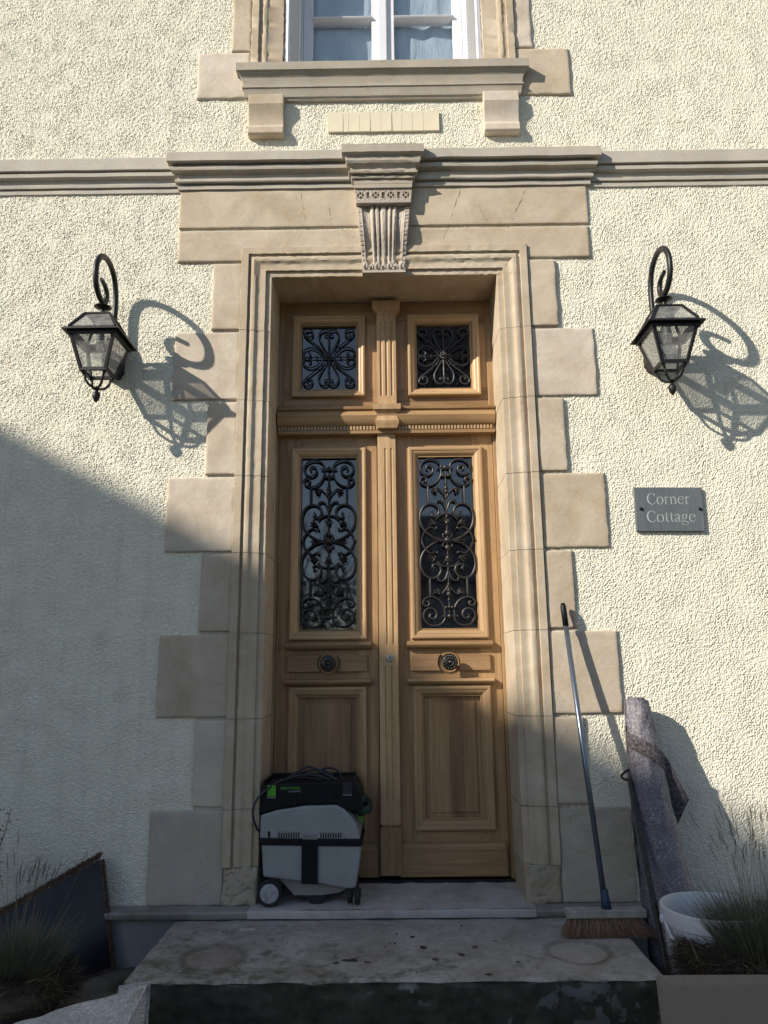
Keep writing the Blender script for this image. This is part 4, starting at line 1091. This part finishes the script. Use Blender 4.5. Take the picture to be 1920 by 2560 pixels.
# ================================================================== WORKSHOP VACUUM
vc = thing('workshop_vacuum', 'grey and black wheeled workshop vacuum parked on the threshold before the left leaf', 'vacuum cleaner', (-.38, .1, -1.06))
def VX(px): return -.621+(px-155)*.000388
def VZ(py): return -.663-(py-770)*.000362
def vpoly(pts): return [(VX(a), VZ(b)) for a, b in pts]
V0, V1 = .0, .27
m = MB(); m.prism(vpoly([(168, 1132), (1375, 1158), (1368, 1300), (1315, 1668), (1190, 1670), (860, 1605), (200, 1525)]), V0, V1, 'y'); m.build('dust_container', M_GREYP, vc, bevel=.010, seg=3)
m = MB(); m.prism(vpoly([(155, 772), (350, 715), (700, 662), (1085, 657), (1180, 712), (1262, 800), (1320, 900), (1352, 990), (1370, 1080), (150, 1056)]), V0-.004, V1, 'y'); m.build('motor_head', M_GREYP, vc, bevel=.008, seg=3)
m = MB(); m.prism(vpoly([(150, 1056), (1396, 1082), (1396, 1150), (1375, 1160), (160, 1132)]), V0-.008, V1+.01, 'y'); m.build('seam_band', M_BLACKP, vc, bevel=.003)
m = MB(); m.prism(vpoly([(130, 770), (140, 560), (178, 404), (255, 386), (1290, 372), (1335, 420), (1385, 540), (1400, 720), (1180, 735), (1085, 640), (700, 646), (350, 700), (160, 766)]), V0+.004, V1, 'y'); m.build('power_housing', M_BLACKP, vc, bevel=.006, seg=2)
m = MB(); m.box(VX(180), VX(200), .01, .27, VZ(400), VZ(345)); m.box(VX(200), VX(1290), .25, .27, VZ(390), VZ(340)); m.box(VX(1270), VX(1300), .01, .27, VZ(392), VZ(345)); m.build('storage_rim', M_BLACKP, vc, bevel=.003)
m = MB(); m.prism(vpoly([(240, 1515), (1220, 1668), (1110, 1725), (900, 1755), (570, 1752), (470, 1640), (400, 1560)]), V0+.012, V1-.02, 'y'); m.build('chassis', M_GREYP2, vc, bevel=.006)
m = MB(); m.box(VX(662), VX(856), V0-.014, V0+.02, VZ(1600), VZ(1082)); m.build('latch', M_BLACKP, vc, bevel=.004)
m = MB(); m.box(VX(662), VX(856), V0-.006, V0+.01, VZ(1080), VZ(1002)); m.build('grip_recess', M_GREYP2, vc, bevel=.003)
m = MB()
for i in range(9):
    for x in (378+i*29.5, 886+i*30): m.box(VX(x), VX(x+15), V0-.0052, V0, VZ(1047+(x > 800)*8), VZ(990+(x > 800)*10))
m.box(VX(248), VX(278), V0-.0055, V0, VZ(1042), VZ(968)); m.build('vent_slots', M_DARK, vc)
m = MB()                                                  # moulded seams round the vents and on the housing
def seam(pts): m.tube([(VX(a), V0-.0045, VZ(b)) for a, b in pts], .0007, 4)
seam([(362, 1056), (362, 975), (655, 985)]); seam([(860, 990), (1165, 995), (1200, 1075)]); seam([(170, 1540), (860, 1612), (1190, 1676)])
m.build('panel_seam', M_DARK, vc)
m = MB(); m.box(VX(1155), VX(1270), V0+.0015, V0+.01, VZ(520), VZ(385)); m.build('rating_plate', M_CABLE, vc, bevel=.001)
m = MB(); m.box(VX(228), VX(331), V0+.002, V0+.01, VZ(545), VZ(406)); m.build('badge', M_GREEN, vc, bevel=.001)
m = MB(); m.box(VX(225), VX(331), V0+.002, V0+.01, VZ(562), VZ(556)); m.box(VX(1155), VX(1268), V0+.002, V0+.01, VZ(536), VZ(530)); m.build('trim_line', M_TXTW, vc)
def textmesh(body, x, y, z, size, mat, parent, name, width=None, shear=0):
    cu_ = bpy.data.curves.new(name, 'FONT'); cu_.body = body; cu_.size = size; cu_.extrude = .0006; cu_.shear = shear; cu_.space_character = 1.1
    to = bpy.data.objects.new(name, cu_); C.objects.link(to); bpy.context.view_layer.update()
    me = bpy.data.meshes.new_from_object(to.evaluated_get(bpy.context.evaluated_depsgraph_get())); bpy.data.objects.remove(to)
    vs = [v.co.copy() for v in me.vertices]; w0 = max(v.x for v in vs)-min(v.x for v in vs); k = width/w0 if width else 1
    for v in me.vertices: v.co = Vector((x+v.co.x*k, y-v.co.z, z+v.co.y+G))
    me.materials.clear(); me.materials.append(mat)
    o = bpy.data.objects.new(name, me); C.objects.link(o); o.parent = parent; o.location = -OFF[parent.name]; return o
textmesh('FESTOOL', VX(390), V0+.002, VZ(459), .0175, M_TXTG, vc, 'lettering', (635-390)*.000388)
textmesh('CLEANTEX', VX(485), V0+.002, VZ(491), .0085, M_TXTW, vc, 'lettering', (640-485)*.000388)
for y in (-.012, .255):
    wh = MB(); X, Z, R_ = VX(290), VZ(1722), .0575; Z = -1.0565+R_
    wh.lathe([(.045, -.018), (.053, -.019), (.0565, -.015), (R_, -.008), (R_, .008), (.0565, .015), (.045, .018)], (X, y, Z), 'y', 40)
    wo = wh.build('wheel', M_RUBBER, vc, smooth=True, angle=40)
    h_ = MB(); h_.lathe([(0, -.024), (.012, -.024), (.014, -.020), (.018, -.019), (.038, -.0205), (.044, -.017), (.045, .016), (0, .016)], (X, y, Z), 'y', 40); h_.build('hub', M_HUB, wo, smooth=True, angle=40)
for (px, y, r) in ((1240, .02, .030), (1335, .00, .030), (1290, .22, .030)):
    c = MB(); X = VX(px); c.lathe([(.008, -.012), (.024, -.012), (.029, -.008), (.030, 0), (.029, .008), (.024, .012), (.008, .012)], (X, y, -1.0545+.030), 'x', 24)
    c.box(X-.016, X+.016, y-.012, y+.012, -1.022, -.985); c.build('caster', M_RUBBER, vc, smooth=True, angle=40)
m = MB(); m.prism(vpoly([(655, 1750), (940, 1750), (950, 1800), (880, 1870), (810, 1890), (760, 1850), (720, 1790), (650, 1790)]), .02, .08, 'y'); m.build('foot_nozzle', M_RUBBER, vc, bevel=.004)
def hose(m, P, r, pitch=.006):
    P = spline(P, 26); n_ = len(P); L_ = 0; rr = []
    for i in range(n_):
        if i: L_ += (P[i]-P[i-1]).length
        rr.append(r*(1+.07*math.cos(2*math.pi*L_/pitch)))
    m.tube(P, rr, 14)
m = MB(); hose(m, [(VX(1150), .14, VZ(770)), (VX(1300), .10, VZ(765)), (VX(1400), .09, VZ(762)), (VX(1452), .13, VZ(762)), (VX(1455), .20, VZ(745)), (VX(1400), .26, VZ(700)), (VX(1300), .28, VZ(660))], .0200)
hose(m, [(VX(1290), .26, VZ(640)), (VX(1370), .20, VZ(625)), (VX(1405), .13, VZ(620)), (VX(1380), .06, VZ(615)), (VX(1290), .04, VZ(610))], .0175)
m.build('hose', M_HOSE, vc, smooth=True)
m = MB(); m.prism(vpoly([(1330, 850), (1395, 850), (1395, 930), (1370, 930)]), .10, .14, 'y'); m.build('hose_clip', M_GREEN, vc)
m = MB(); cpts = [[(110, .02, 960), (75, -.012, 820), (66, -.016, 700), (100, -.014, 590), (170, -.01, 500), (300, .01, 400), (430, .04, 345), (620, .08, 338), (800, .10, 368), (950, .12, 372)],
      [(430, .05, 350), (600, .10, 250), (700, .12, 215), (820, .12, 250), (950, .10, 320), (1080, .08, 372)],
      [(380, .06, 365), (560, .05, 310), (720, .05, 295), (880, .06, 330), (980, .08, 372)],
      [(800, .18, 300), (900, .20, 262), (1020, .20, 275), (1090, .16, 320), (1125, .12, 370)],
      [(350, .10, 380), (600, .14, 330), (760, .15, 320), (900, .15, 360)], [(420, .16, 372), (640, .20, 300), (860, .20, 290), (1000, .17, 350)]]
for S in cpts: m.tube(spline([(VX(a), y, VZ(b)) for a, y, b in S], 7), .0052, 8)
m.tube(spline([(VX(110), .02, VZ(960)), (VX(130), .05, VZ(1000)), (VX(150), .08, VZ(1010))], 6), .0052, 8)
m.build('power_cable', M_CABLE, vc, smooth=True)

# ================================================================== BROOM
br = thing('broom', 'long handled broom with brown bristles leaning on the quoins right of the door', 'broom', (.92, -.3, -1.1))
bt = Vector((.861, -.022, .318)); bb = Vector((.917, -.235, -1.012))
m = MB(); d = bb-bt
m.tube([bt+d*.075, bb], .0125, 16); m.build('handle', plain('blue_grey_metal_tube', (.20, .24, .30), .3, .8, .05, 30), br, smooth=True)
m = MB(); m.tube([bt, bt+d*.012, bt+d*.03, bt+d*.085], [.010, .014, .0145, .0145], 16); m.build('grip', M_BLACKP, br, smooth=True)
m = MB(); m.tube([bb+Vector((0, .0, .075)) - Vector((.003, 0, 0)), bb+Vector((0, -.003, .03)), bb+Vector((.002, -.006, -.012))], [.0165, .019, .024], 16); m.build('socket', plain('dark_blue_plastic', (.02, .045, .08), .5), br, smooth=True)
hz = -1.026; bx0, bx1 = .742, 1.082; yb_ = -.245
m = MB(); m.box(bx0, bx1, yb_-.028, yb_+.028, hz-.016, hz+.016); m.build('head_block', plain('weathered_grey_wood', (.36, .33, .29), .85, 0, .25, 25, .5, .001), br, bevel=.004)
m = MB(); rnd = random.Random(8)
for tu in range(34):
    for row in (-1, 0, 1):
        u0 = (tu+.5+.25*row)/34.5
        for i in range(46):
            u = u0+rnd.gauss(0, .004); v = row*.7+rnd.gauss(0, .12); x = bx0+.010+u*(bx1-bx0-.020); y = yb_+v*.022
            x1_ = x+(u-.5)*.080+rnd.gauss(0, .0065); y1_ = y-.040-abs(rnd.gauss(0, .012))+v*.02; z1_ = -1.099+rnd.random()**2*.014
            w_ = .0010; mid = ((x*1.4+x1_*.6)/2+rnd.gauss(0, .001), (y+y1_)/2+.004, (hz-.014+z1_)/2)
            m.add([(x-w_, y, hz-.014), (x+w_, y, hz-.014), (mid[0]+w_, mid[1], mid[2]), (mid[0]-w_, mid[1], mid[2]), (x1_+w_*.4, y1_, z1_), (x1_-w_*.4, y1_, z1_)], [(0, 1, 2, 3), (3, 2, 4, 5)], rnd.randint(0, 2))
m.build('bristles', [plain('brown_bristle', (.17, .10, .065), .7, 0, .3, 120), plain('dark_bristle', (.07, .04, .028), .7, 0, .3, 120), plain('tan_bristle', (.26, .16, .10), .7, 0, .3, 120)], br)

# ================================================================== PRY BAR
pb_ = thing('pry_bar', 'dark iron pry bar with a looped claw leaning against the carpet roll', 'pry bar', (1.12, -.45, -1.31))
m = MB()
BARP = [(1.116, -0.12, -0.462), (1.118, -0.125, -0.485), (1.1, -0.135, -0.519), (1.091, -0.15, -0.5), (1.0881, -0.192, -0.576), (1.0838, -0.255, -0.6899), (1.079, -0.325, -0.8165), (1.073, -0.4125, -0.9748), (1.067, -0.5, -1.133), (1.0646, -0.535, -1.1963)]
HOOP = [(1.11, -0.12, -0.459), (1.086, -0.115, -0.465), (1.064, -0.11, -0.488), (1.08, -0.115, -0.504), (1.106, -0.122, -0.502)]
P = spline(BARP, 6)
m.tube(P, [.009+.004*min(1, i/6) for i in range(len(P))], 6, sx=.85)
Q = spline(HOOP, 5); m.tube(Q, [.0095-.004*math.sin(math.pi*i/(len(Q)-1)) for i in range(len(Q))], 6)
m.build('bar', plain('old_dark_iron', (.045, .040, .036), .42, .7, .3, 50, .4, .001), pb_, smooth=True, angle=50)

# ================================================================== CARPET ROLL
def felt():
    m, t, b = newmat('mottled_grey_felt'); n = N(t); co = n.co()
    c = n.ramp(n.noise(co, 120, 6, .75, .8), [(.36, (.055, .05, .06)), (.50, (.13, .12, .142)), (.60, (.26, .25, .28)), (.70, (.58, .57, .60))])
    c = n.mix(n.ramp(n.noise(co, 11, 4), [(.45, 0.0), (.65, .5)]), c, (.13, .125, .15))
    n.set('Base Color', c, b); b.inputs['Roughness'].default_value = .5; b.inputs['Specular IOR Level'].default_value = .5
    n.set('Normal', n.bump(n.noise(co, 90, 5, .7), .7, .003), b); return m
M_FELT = felt()
cr_ = thing('carpet_roll', 'rolled up mottled grey floor felt leaning on the wall behind the white bucket', 'carpet roll', (1.2, -.3, -1.31))
def roll_c(t_): return Vector((1.170+.060*t_-.018*math.sin(t_*3), -.066-.19*t_, -.150-1.16*t_))
m = MB(); nt_ = 60
def roll_surf(turn_r, z0, z1, flare, th0, th1, thick=.004, seed=0):
    us = lin(th0, th1, 70)
    def fn(u, v):
        c = roll_c(v); r = .052+turn_r+.072*min(1, max(0, v*1.15))**.9*flare+.0022*nz(u*1.2, v*8, 0, seed)+.0011*(u-th0)/6.28*3
        return (c.x+r*math.cos(u), c.y+r*.92*math.sin(u)-.01, c.z+.010*math.sin(u)*0)
    return us, fn
us, fn = roll_surf(.0, 0, 1, 1.0, -3.6, 3.2); m.surf(fn, us, lin(.0, 1.0, nt_))
us2, fn2 = roll_surf(-.006, 0, 1, 1.0, -3.6, 3.2, seed=4); m.surf(fn2, us2[::-1], lin(.0, 1.0, nt_))
V = [fn(u, 0) for u in us]+[fn2(u, 0) for u in us]; n_ = len(us); m.add(V, [(i, n_+i, n_+i+1, i+1) for i in range(n_-1)])
for rr_ in (-.018, -.028):
    us3, fn3 = roll_surf(rr_, 0, 1, .4, -3.2, 3.1, seed=6); m.surf(fn3, us3, lin(-.010, .5, 12))
m.build('roll', M_FELT, cr_, smooth=True)
m = MB()                                                    # torn outer flap wound round and hanging free on the right
def flap(u, v):
    # u around from left side to the hanging tail, v down the width
    if u < 1:
        th = -2.9+u*2.55; t0 = .120+.04*u+.05*u*u; c = roll_c(t0); r = .076+.014*u; w_ = .064+.018*u
        return (c.x+r*math.cos(th), c.y+r*math.sin(th)-.010, c.z-v*w_)
    s = u-1; c0 = flap(.999, 0); c1 = flap(.999, 1)
    a = Vector(c0)+Vector((.045*s+.055*s*s, .004*s, -.08*s-.115*s*s)); bq = Vector(c1)+Vector((.018*s+.030*s*s, .050*s, -.10*s-.14*s*s))
    p = a.lerp(bq, v); return (p.x+.004*math.sin(s*5), p.y, p.z)
m.surf(flap, lin(0, .999, 30)+lin(1.01, 2.0, 26), lin(0, 1, 10))
M_FELT2 = plain('dark_felt_underside', (.105, .092, .10), .9, 0, .8, 75, .9, .004)
o = m.build('torn_flap', M_FELT2, cr_, smooth=True); s_ = o.modifiers.new('solid', 'SOLIDIFY'); s_.thickness = .005; s_.offset = 1

# ================================================================== BUCKET
bk_ = thing('bucket', 'white plastic tub with a blue label standing right of the step behind the grass', 'bucket', (1.262, -.50, -1.31))
bc = (1.262, -.515, 0); rz = -.925; bz_ = -1.305; R1 = .190; R0 = .165
M_BK = plain('white_tub_plastic', (.62, .63, .65), .38, 0, .05, 6, .1, .001)
m = MB(); m.lathe([(0, bz_), (R0, bz_), (R0+.004, bz_+.01), (R0+(R1-R0)*.72, rz-.09), (R1-.003, rz-.088), (R1-.001, rz-.082), (R1-.001, rz-.06), (R1+.006, rz-.056), (R1+.007, rz-.006), (R1+.003, rz), (R1-.004, rz), (R1-.006, rz-.01), (R1-.012, rz-.09), (R0-.003, bz_+.008), (0, bz_+.008)], bc, 'z', 64)
m.build('tub', M_BK, bk_, smooth=True, angle=35)
m = MB(); 
def lab(u, z): 
    r = R0+(R1-R0)*(z-bz_)/(rz-bz_)+.0012; return (bc[0]+r*math.cos(u), bc[1]+r*math.sin(u), z)
m.surf(lab, lin(-2.72, -.4, 40), lin(-1.19, -1.02, 3)); 
m.build('label_band', plain('blue_print', (.10, .22, .34), .4, 0, .25, 14), bk_, smooth=True)
m = MB()
for th, z in ((-2.42, -1.232), (-2.42, -1.285), (-2.10, -1.232)):
    r = R0+(R1-R0)*(z-bz_)/(rz-bz_)+.0016; c = Vector((bc[0]+r*math.cos(th), bc[1]+r*math.sin(th), z)); tv = Vector((-math.sin(th), math.cos(th), 0)); 
    V = [c]+[c+tv*.018*math.cos(a)+Vector((0, 0, .018*math.sin(a))) for a in lin(0, 2*math.pi, 21)[:-1]]
    m.add(V, [(0, 1+i, 1+(i+1) % 20) for i in range(20)])
m.build('round_symbols', plain('deep_blue_print', (.02, .06, .28), .4), bk_)
m = MB()
for k in range(7):
    z = -1.225-.011*k; r = R0+(R1-R0)*(z-bz_)/(rz-bz_)+.0016
    V = [(bc[0]+r*math.cos(u), bc[1]+r*math.sin(u), z+q) for q in (0, .003) for u in lin(-2.28, -2.28+.30+.03*(k % 3), 6)]; m.add(V, [(i, i+1, i+7, i+6) for i in range(5)])
m.build('print_lines', plain('grey_blue_print', (.12, .16, .26), .5), bk_)
m = MB(); hp = []                                           # bail handle hanging down at the front left
for i in range(25):
    a = math.pi*i/24; hp.append((bc[0]-(R1+.012)*math.cos(a), bc[1]-.02-(R1+.02)*math.sin(a)*.80-.02, rz-.045-.165*math.sin(a)))
m.tube(hp, .0065, 8, sx=.6); m.ball((bc[0]-R1-.008, bc[1], rz-.045), .012, .014, .020, 10); m.build('handle', M_BK, bk_, smooth=True)

# ================================================================== GRASS PLANTS
def blade(m, p, d, L_, w_, droop, n_=5, mi=0):
    q = Vector(p); dv = Vector(d).normalized(); pts = []
    for i in range(n_+1):
        pts.append(q.copy()); dv = (dv+Vector((0, 0, -droop/n_))).normalized(); q = q+dv*L_/n_
    sd_ = dv.cross(Vector((0, 1, .2)))
    if sd_.length < 1e-3: sd_ = Vector((1, 0, 0))
    sd_.normalize(); V = []
    for i, c in enumerate(pts):
        w2 = w_*(1-i/n_)**.7+.0002; V += [c-sd_*w2, c+sd_*w2]
    m.add(V, [(2*i, 2*i+1, 2*i+3, 2*i+2) for i in range(n_)], mi)
M_BL = [plain('blue_green_blade', (.075, .095, .06), .6, 0, .3, 20), plain('straw_blade', (.20, .16, .09), .7, 0, .3, 20), plain('dead_brown_blade', (.060, .042, .025), .8, 0, .4, 20)]
M_POT = plain('black_plastic_pot', (.012, .013, .016), .5, 0, .2, 20)
def grass_pot(label, c, r, zt, seed, nb, H, pr, thatch, lean=(0, 0), stems=30, potz=None):
    g_ = thing('grass_plant', label, 'plant', (c[0], c[1], -1.31)); rnd = random.Random(seed)
    potz = zt-.06 if potz is None else potz
    m = MB(); m.lathe([(0, -1.305), (pr*.8, -1.305), (pr*.97, potz-.03), (pr, potz-.028), (pr, potz), (pr-.006, potz), (pr-.01, potz-.03), (0, potz-.03)], (c[0], c[1], 0), 'z', 40); m.build('pot', M_POT, g_, smooth=True, angle=35)
    m = MB()
    for i in range(nb):
        a = rnd.uniform(0, 6.283); rr_ = r*math.sqrt(rnd.random())*.45; tilt = rr_/r*1.2+rnd.gauss(0, .12)
        d = (math.cos(a)*tilt+lean[0], math.sin(a)*tilt+lean[1], 1); L_ = H*rnd.uniform(.45, 1.0)*(1.1 if rnd.random() < .15 else .85)
        blade(m, (c[0]+rr_*math.cos(a), c[1]+rr_*math.sin(a), zt-.02), d, L_, rnd.uniform(.0006, .0012), rnd.uniform(.1, .55), 6, 0 if rnd.random() < .72 else 1)
    m.build('blades', M_BL, g_)
    m = MB()
    for i in range(stems):                                   # seed stems, upright and wispy
        a = rnd.uniform(0, 6.283); tl_ = rnd.uniform(.05, .42); d = Vector((math.cos(a)*tl_+lean[0], math.sin(a)*tl_+lean[1], 1)).normalized(); L_ = H*rnd.uniform(1.3, 1.95)
        p = Vector((c[0]+rnd.uniform(-.3, .3)*r, c[1]+rnd.uniform(-.3, .3)*r, zt)); blade(m, p, d, L_, .0007, .12, 6, 1)
        e = p+d*L_*.9
        for k in range(7):
            s = e+d*(.012*k)+Vector((0, 0, -.004*k)); blade(m, s, (d.x+rnd.uniform(-.35, .35), d.y+rnd.uniform(-.3, .3), 1), .022, .0007, .1, 2, 2)
    m.build('seed_stems', M_BL, g_)
    m = MB()
    for i in range(thatch):
        a = rnd.uniform(0, 6.283); rr_ = r*rnd.uniform(.3, 1.05); z = zt+rnd.uniform(-.09, .045)*(1.1-rr_/r*.4)
        p = (c[0]+rr_*math.cos(a), c[1]+.72*rr_*math.sin(a), z); blade(m, p, (math.cos(a)+rnd.uniform(-1, 1), .5*math.sin(a)+rnd.uniform(-.7, .7), rnd.uniform(-.4, .9)), rnd.uniform(.03, .08), rnd.uniform(.0008, .0018), rnd.uniform(.0, .8), 3, 2 if rnd.random() < .85 else 1)
    m.ball((c[0], c[1], zt-.05), r*.92, r*.92, .075, 24, mi=2)
    m.build('thatch', M_BL, g_)
    return g_
grass_pot('ornamental grass with green and straw blades in a black pot behind the cardboard, right corner', (1.365, -.735, 0), .30, -1.035, 5, 3600, .27, .22, 13000, (.0, .0), 46, potz=-1.075)
grass_pot('dark tussock of fine grass in a pot in front of the rubber mat, left corner', (-1.43, -.62, 0), .20, -1.125, 7, 1700, .26, .17, 7000, (.18, .0), 22)

# ================================================================== CARDBOARD
m = MB(); Yc = -1.045
def cb(u, v): return (.868+u*.9, Yc+.05*v+.004*math.sin(u*5)+.0, -1.31+(.312-.004*u)*v)
m.surf(cb, lin(0, 1, 24), lin(0, 1, 10))
o = m.build('cardboard_sheet', plain('brown_cardboard', (.28, .22, .165), .85, 0, .06, 60, .15, .0008), smooth=True); s_ = o.modifiers.new('solid', 'SOLIDIFY'); s_.thickness = .006
tag(o, 'plain brown cardboard sheet propped in front of the right grass pot', 'cardboard')

# ================================================================== RUBBER MAT
mt_ = thing('floor_mat', 'black rubber backed coir mat leaning against the wall at left, underside showing', 'mat', (-1.5, -.2, -1.31))
A = Vector((-1.352, -.045, -.842)); B_ = Vector((-1.262, -.075, -1.285)); Cc = Vector((-1.560, -.400, -1.300)); D_ = Vector((-1.800, -.35, -1.075))
Cc = Cc+(Cc-B_)*.9; D_ = D_+(D_-A)*.9; Cc.z = -1.30
m = MB()
def mat_fn(u, v, off=0):
    t0 = A.lerp(D_, u); b0 = B_.lerp(Cc, u); p = t0.lerp(b0, v); bul = .020*math.sin(math.pi*v)*math.sin(math.pi*min(1, u*1.3))
    n_ = Vector((.55, -.75, .25)).normalized(); p = p+n_*(bul+off); return tuple(p)
m.surf(lambda u, v: mat_fn(u, v), lin(0, 1, 40), lin(0, 1, 20)); o = m.build('rubber_backing', plain('blue_black_rubber', (.008, .010, .016), .42, 0, .35, 14, .4, .002), mt_, smooth=True)
m = MB(); m.surf(lambda u, v: mat_fn(u, v, -.022), lin(0, 1, 40)[::-1], lin(0, 1, 20))
rnd = random.Random(2)
for i in range(11000):                                        # coir fibres round the edge
    e = rnd.random()
    if e < .58: u, v = rnd.random(), 0
    elif e < .8: u, v = 0, rnd.random()
    else: u, v = rnd.random(), 1
    kk = rnd.uniform(.0, .034 if v == 0 else .010); p = Vector(mat_fn(u, v, 0))+(Vector((-.15, .45, .75)) if v == 0 else Vector((.75, .5, .1)) if u == 0 else Vector((.0, .4, -.1)))*kk*(1-.6*u)
    out = Vector((0, 0, 1)) if v == 0 else (Vector((1, 0, 0)) if u == 0 else Vector((.2, -.2, -1)))
    blade(m, p, out+Vector((rnd.uniform(-.9, .9), rnd.uniform(-.8, .8), rnd.uniform(-.6, .6))), rnd.uniform(.008, .020), .0012, .2, 2)
m.build('coir_pile', plain('brown_coir', (.13, .08, .055), .95, 0, .4, 60), mt_)

# ================================================================== DUST SHEET
def cloth_mat():
    m, t, b = newmat('pale_quilted_cloth'); n = N(t); co = n.co()
    c = n.mix(n.ramp(n.noise(co, 11, 6, .65), [(.35, 0.0), (.65, 1.0)]), (.60, .57, .53), (.76, .73, .69)); n.set('Base Color', c, b); b.inputs['Roughness'].default_value = .85
    wv = t.nodes.new('ShaderNodeTexWave'); wv.wave_type = 'RINGS'; wv.inputs['Scale'].default_value = 22; wv.inputs['Distortion'].default_value = 22; wv.inputs['Detail'].default_value = 2; wv.inputs['Detail Scale'].default_value = 2.2
    t.links.new(co, wv.inputs['Vector']); nb = n.bump(wv.outputs[1], .9, .006); nb = n.bump(n.noise(co, 9, 4), .5, .02, nb); n.set('Normal', nb, b); return m
ds = thing('dust_sheet', 'pale quilted dust sheet folded over a low heap at the bottom left corner', 'dust sheet', (-1.1, -1.1, -1.31)); M_CL = cloth_mat()
prof_ = [(-1.50, -1.26), (-1.36, -1.165), (-1.274, -1.128), (-1.12, -1.082), (-.95, -1.040), (-.87, -1.018), (-.832, -1.004)]
def topz(x):
    for (a, za), (b, zb) in zip(prof_, prof_[1:]):
        if x <= b: return za+(zb-za)*(x-a)/(b-a)
    return prof_[-1][1]
m = MB()
def sheet(u, v):
    # u along the top edge, v from the wall side over the ridge and down to the front
    xr = -1.50+.690*u; zt_ = topz(xr)
    if v < .35:
        t_ = v/.35; y = -.93-.08*t_; z = -1.30+(zt_+1.30)*t_
    else:
        t_ = (v-.35)/.65; y = -1.01-.26*math.sin(t_*1.4)+.0; z = zt_-(zt_+1.30)*t_**1.15
        xr = xr-.09*t_*u*u
    k = .004*nz(u*2.2, v*2.2, 0, 3)*min(1, 6*v*(1-v)+.2)
    return (xr, y+k, z+.0015*nz(u*3, v*3, 0, 8))
m.surf(sheet, lin(0, 1, 80), lin(0, 1, 60)); o = m.build('sheet', M_CL, ds, smooth=True)
m = MB()
def fold(u, v):
    # second layer falling at the right end
    a = Vector((-.806-.010*u, -1.00-.03*u, -.998-.31*u)); b = Vector((-.85-.06*u+.01*math.sin(u*6), -1.06-.12*u, -1.02-.28*u))
    p = a.lerp(b, v); return (p.x, p.y+.015*math.sin(v*5+u*3), p.z)
m.surf(fold, lin(0, 1, 30), lin(0, 1, 16)); m.surf(lambda u, v: (-.806-.010*u-.12*v, -1.00-.03*u+.04*v, -.998-.31*u-.03*v), lin(0, 1, 12), lin(0, 1, 8))
m.build('fold', M_CL, ds, smooth=True)

# ================================================================== SHRUB AT THE LEFT EDGE
sb = thing('shrub', 'small leaved green shrub poking in at the left edge above the tussock', 'shrub', (-1.74, -.33, -1.31)); rnd = random.Random(15)
m = MB(); lv = MB()
for i in range(16):
    p = Vector((-1.865+rnd.uniform(-.05, .05), -.33+rnd.uniform(-.06, .06), -1.31)); d = Vector((rnd.uniform(-.16, .13), rnd.uniform(-.15, .12), 1)).normalized(); L_ = rnd.uniform(.5, .78); pts = [p.copy()]
    for k in range(8):
        d = (d+Vector((rnd.uniform(-.12, .12), rnd.uniform(-.12, .12), 0))).normalized(); p = p+d*L_/8; pts.append(p.copy())
        if k > 1:
            for j in range(16):
                q = p-d*L_/8*rnd.random(); a = rnd.uniform(0, 6.28); o_ = Vector((math.cos(a), math.sin(a), rnd.uniform(-.1, .6))).normalized(); s = rnd.uniform(.012, .022)
                q = q+o_*rnd.uniform(.0, .05); sdv = o_.cross(Vector((rnd.uniform(-.4, .4), rnd.uniform(-.4, .4), 1))).normalized()*s*.42
                lv.add([q, q+o_*s*.5+sdv, q+o_*s, q+o_*s*.5-sdv], [(0, 1, 2, 3)])
    m.tube(pts, [.004*(1-.08*k) for k in range(9)], 5)
m.build('stems', M_BARK, sb); lv.build('leaves', plain('shrub_leaf', (.045, .075, .03), .5, 0, .5, 25), sb)
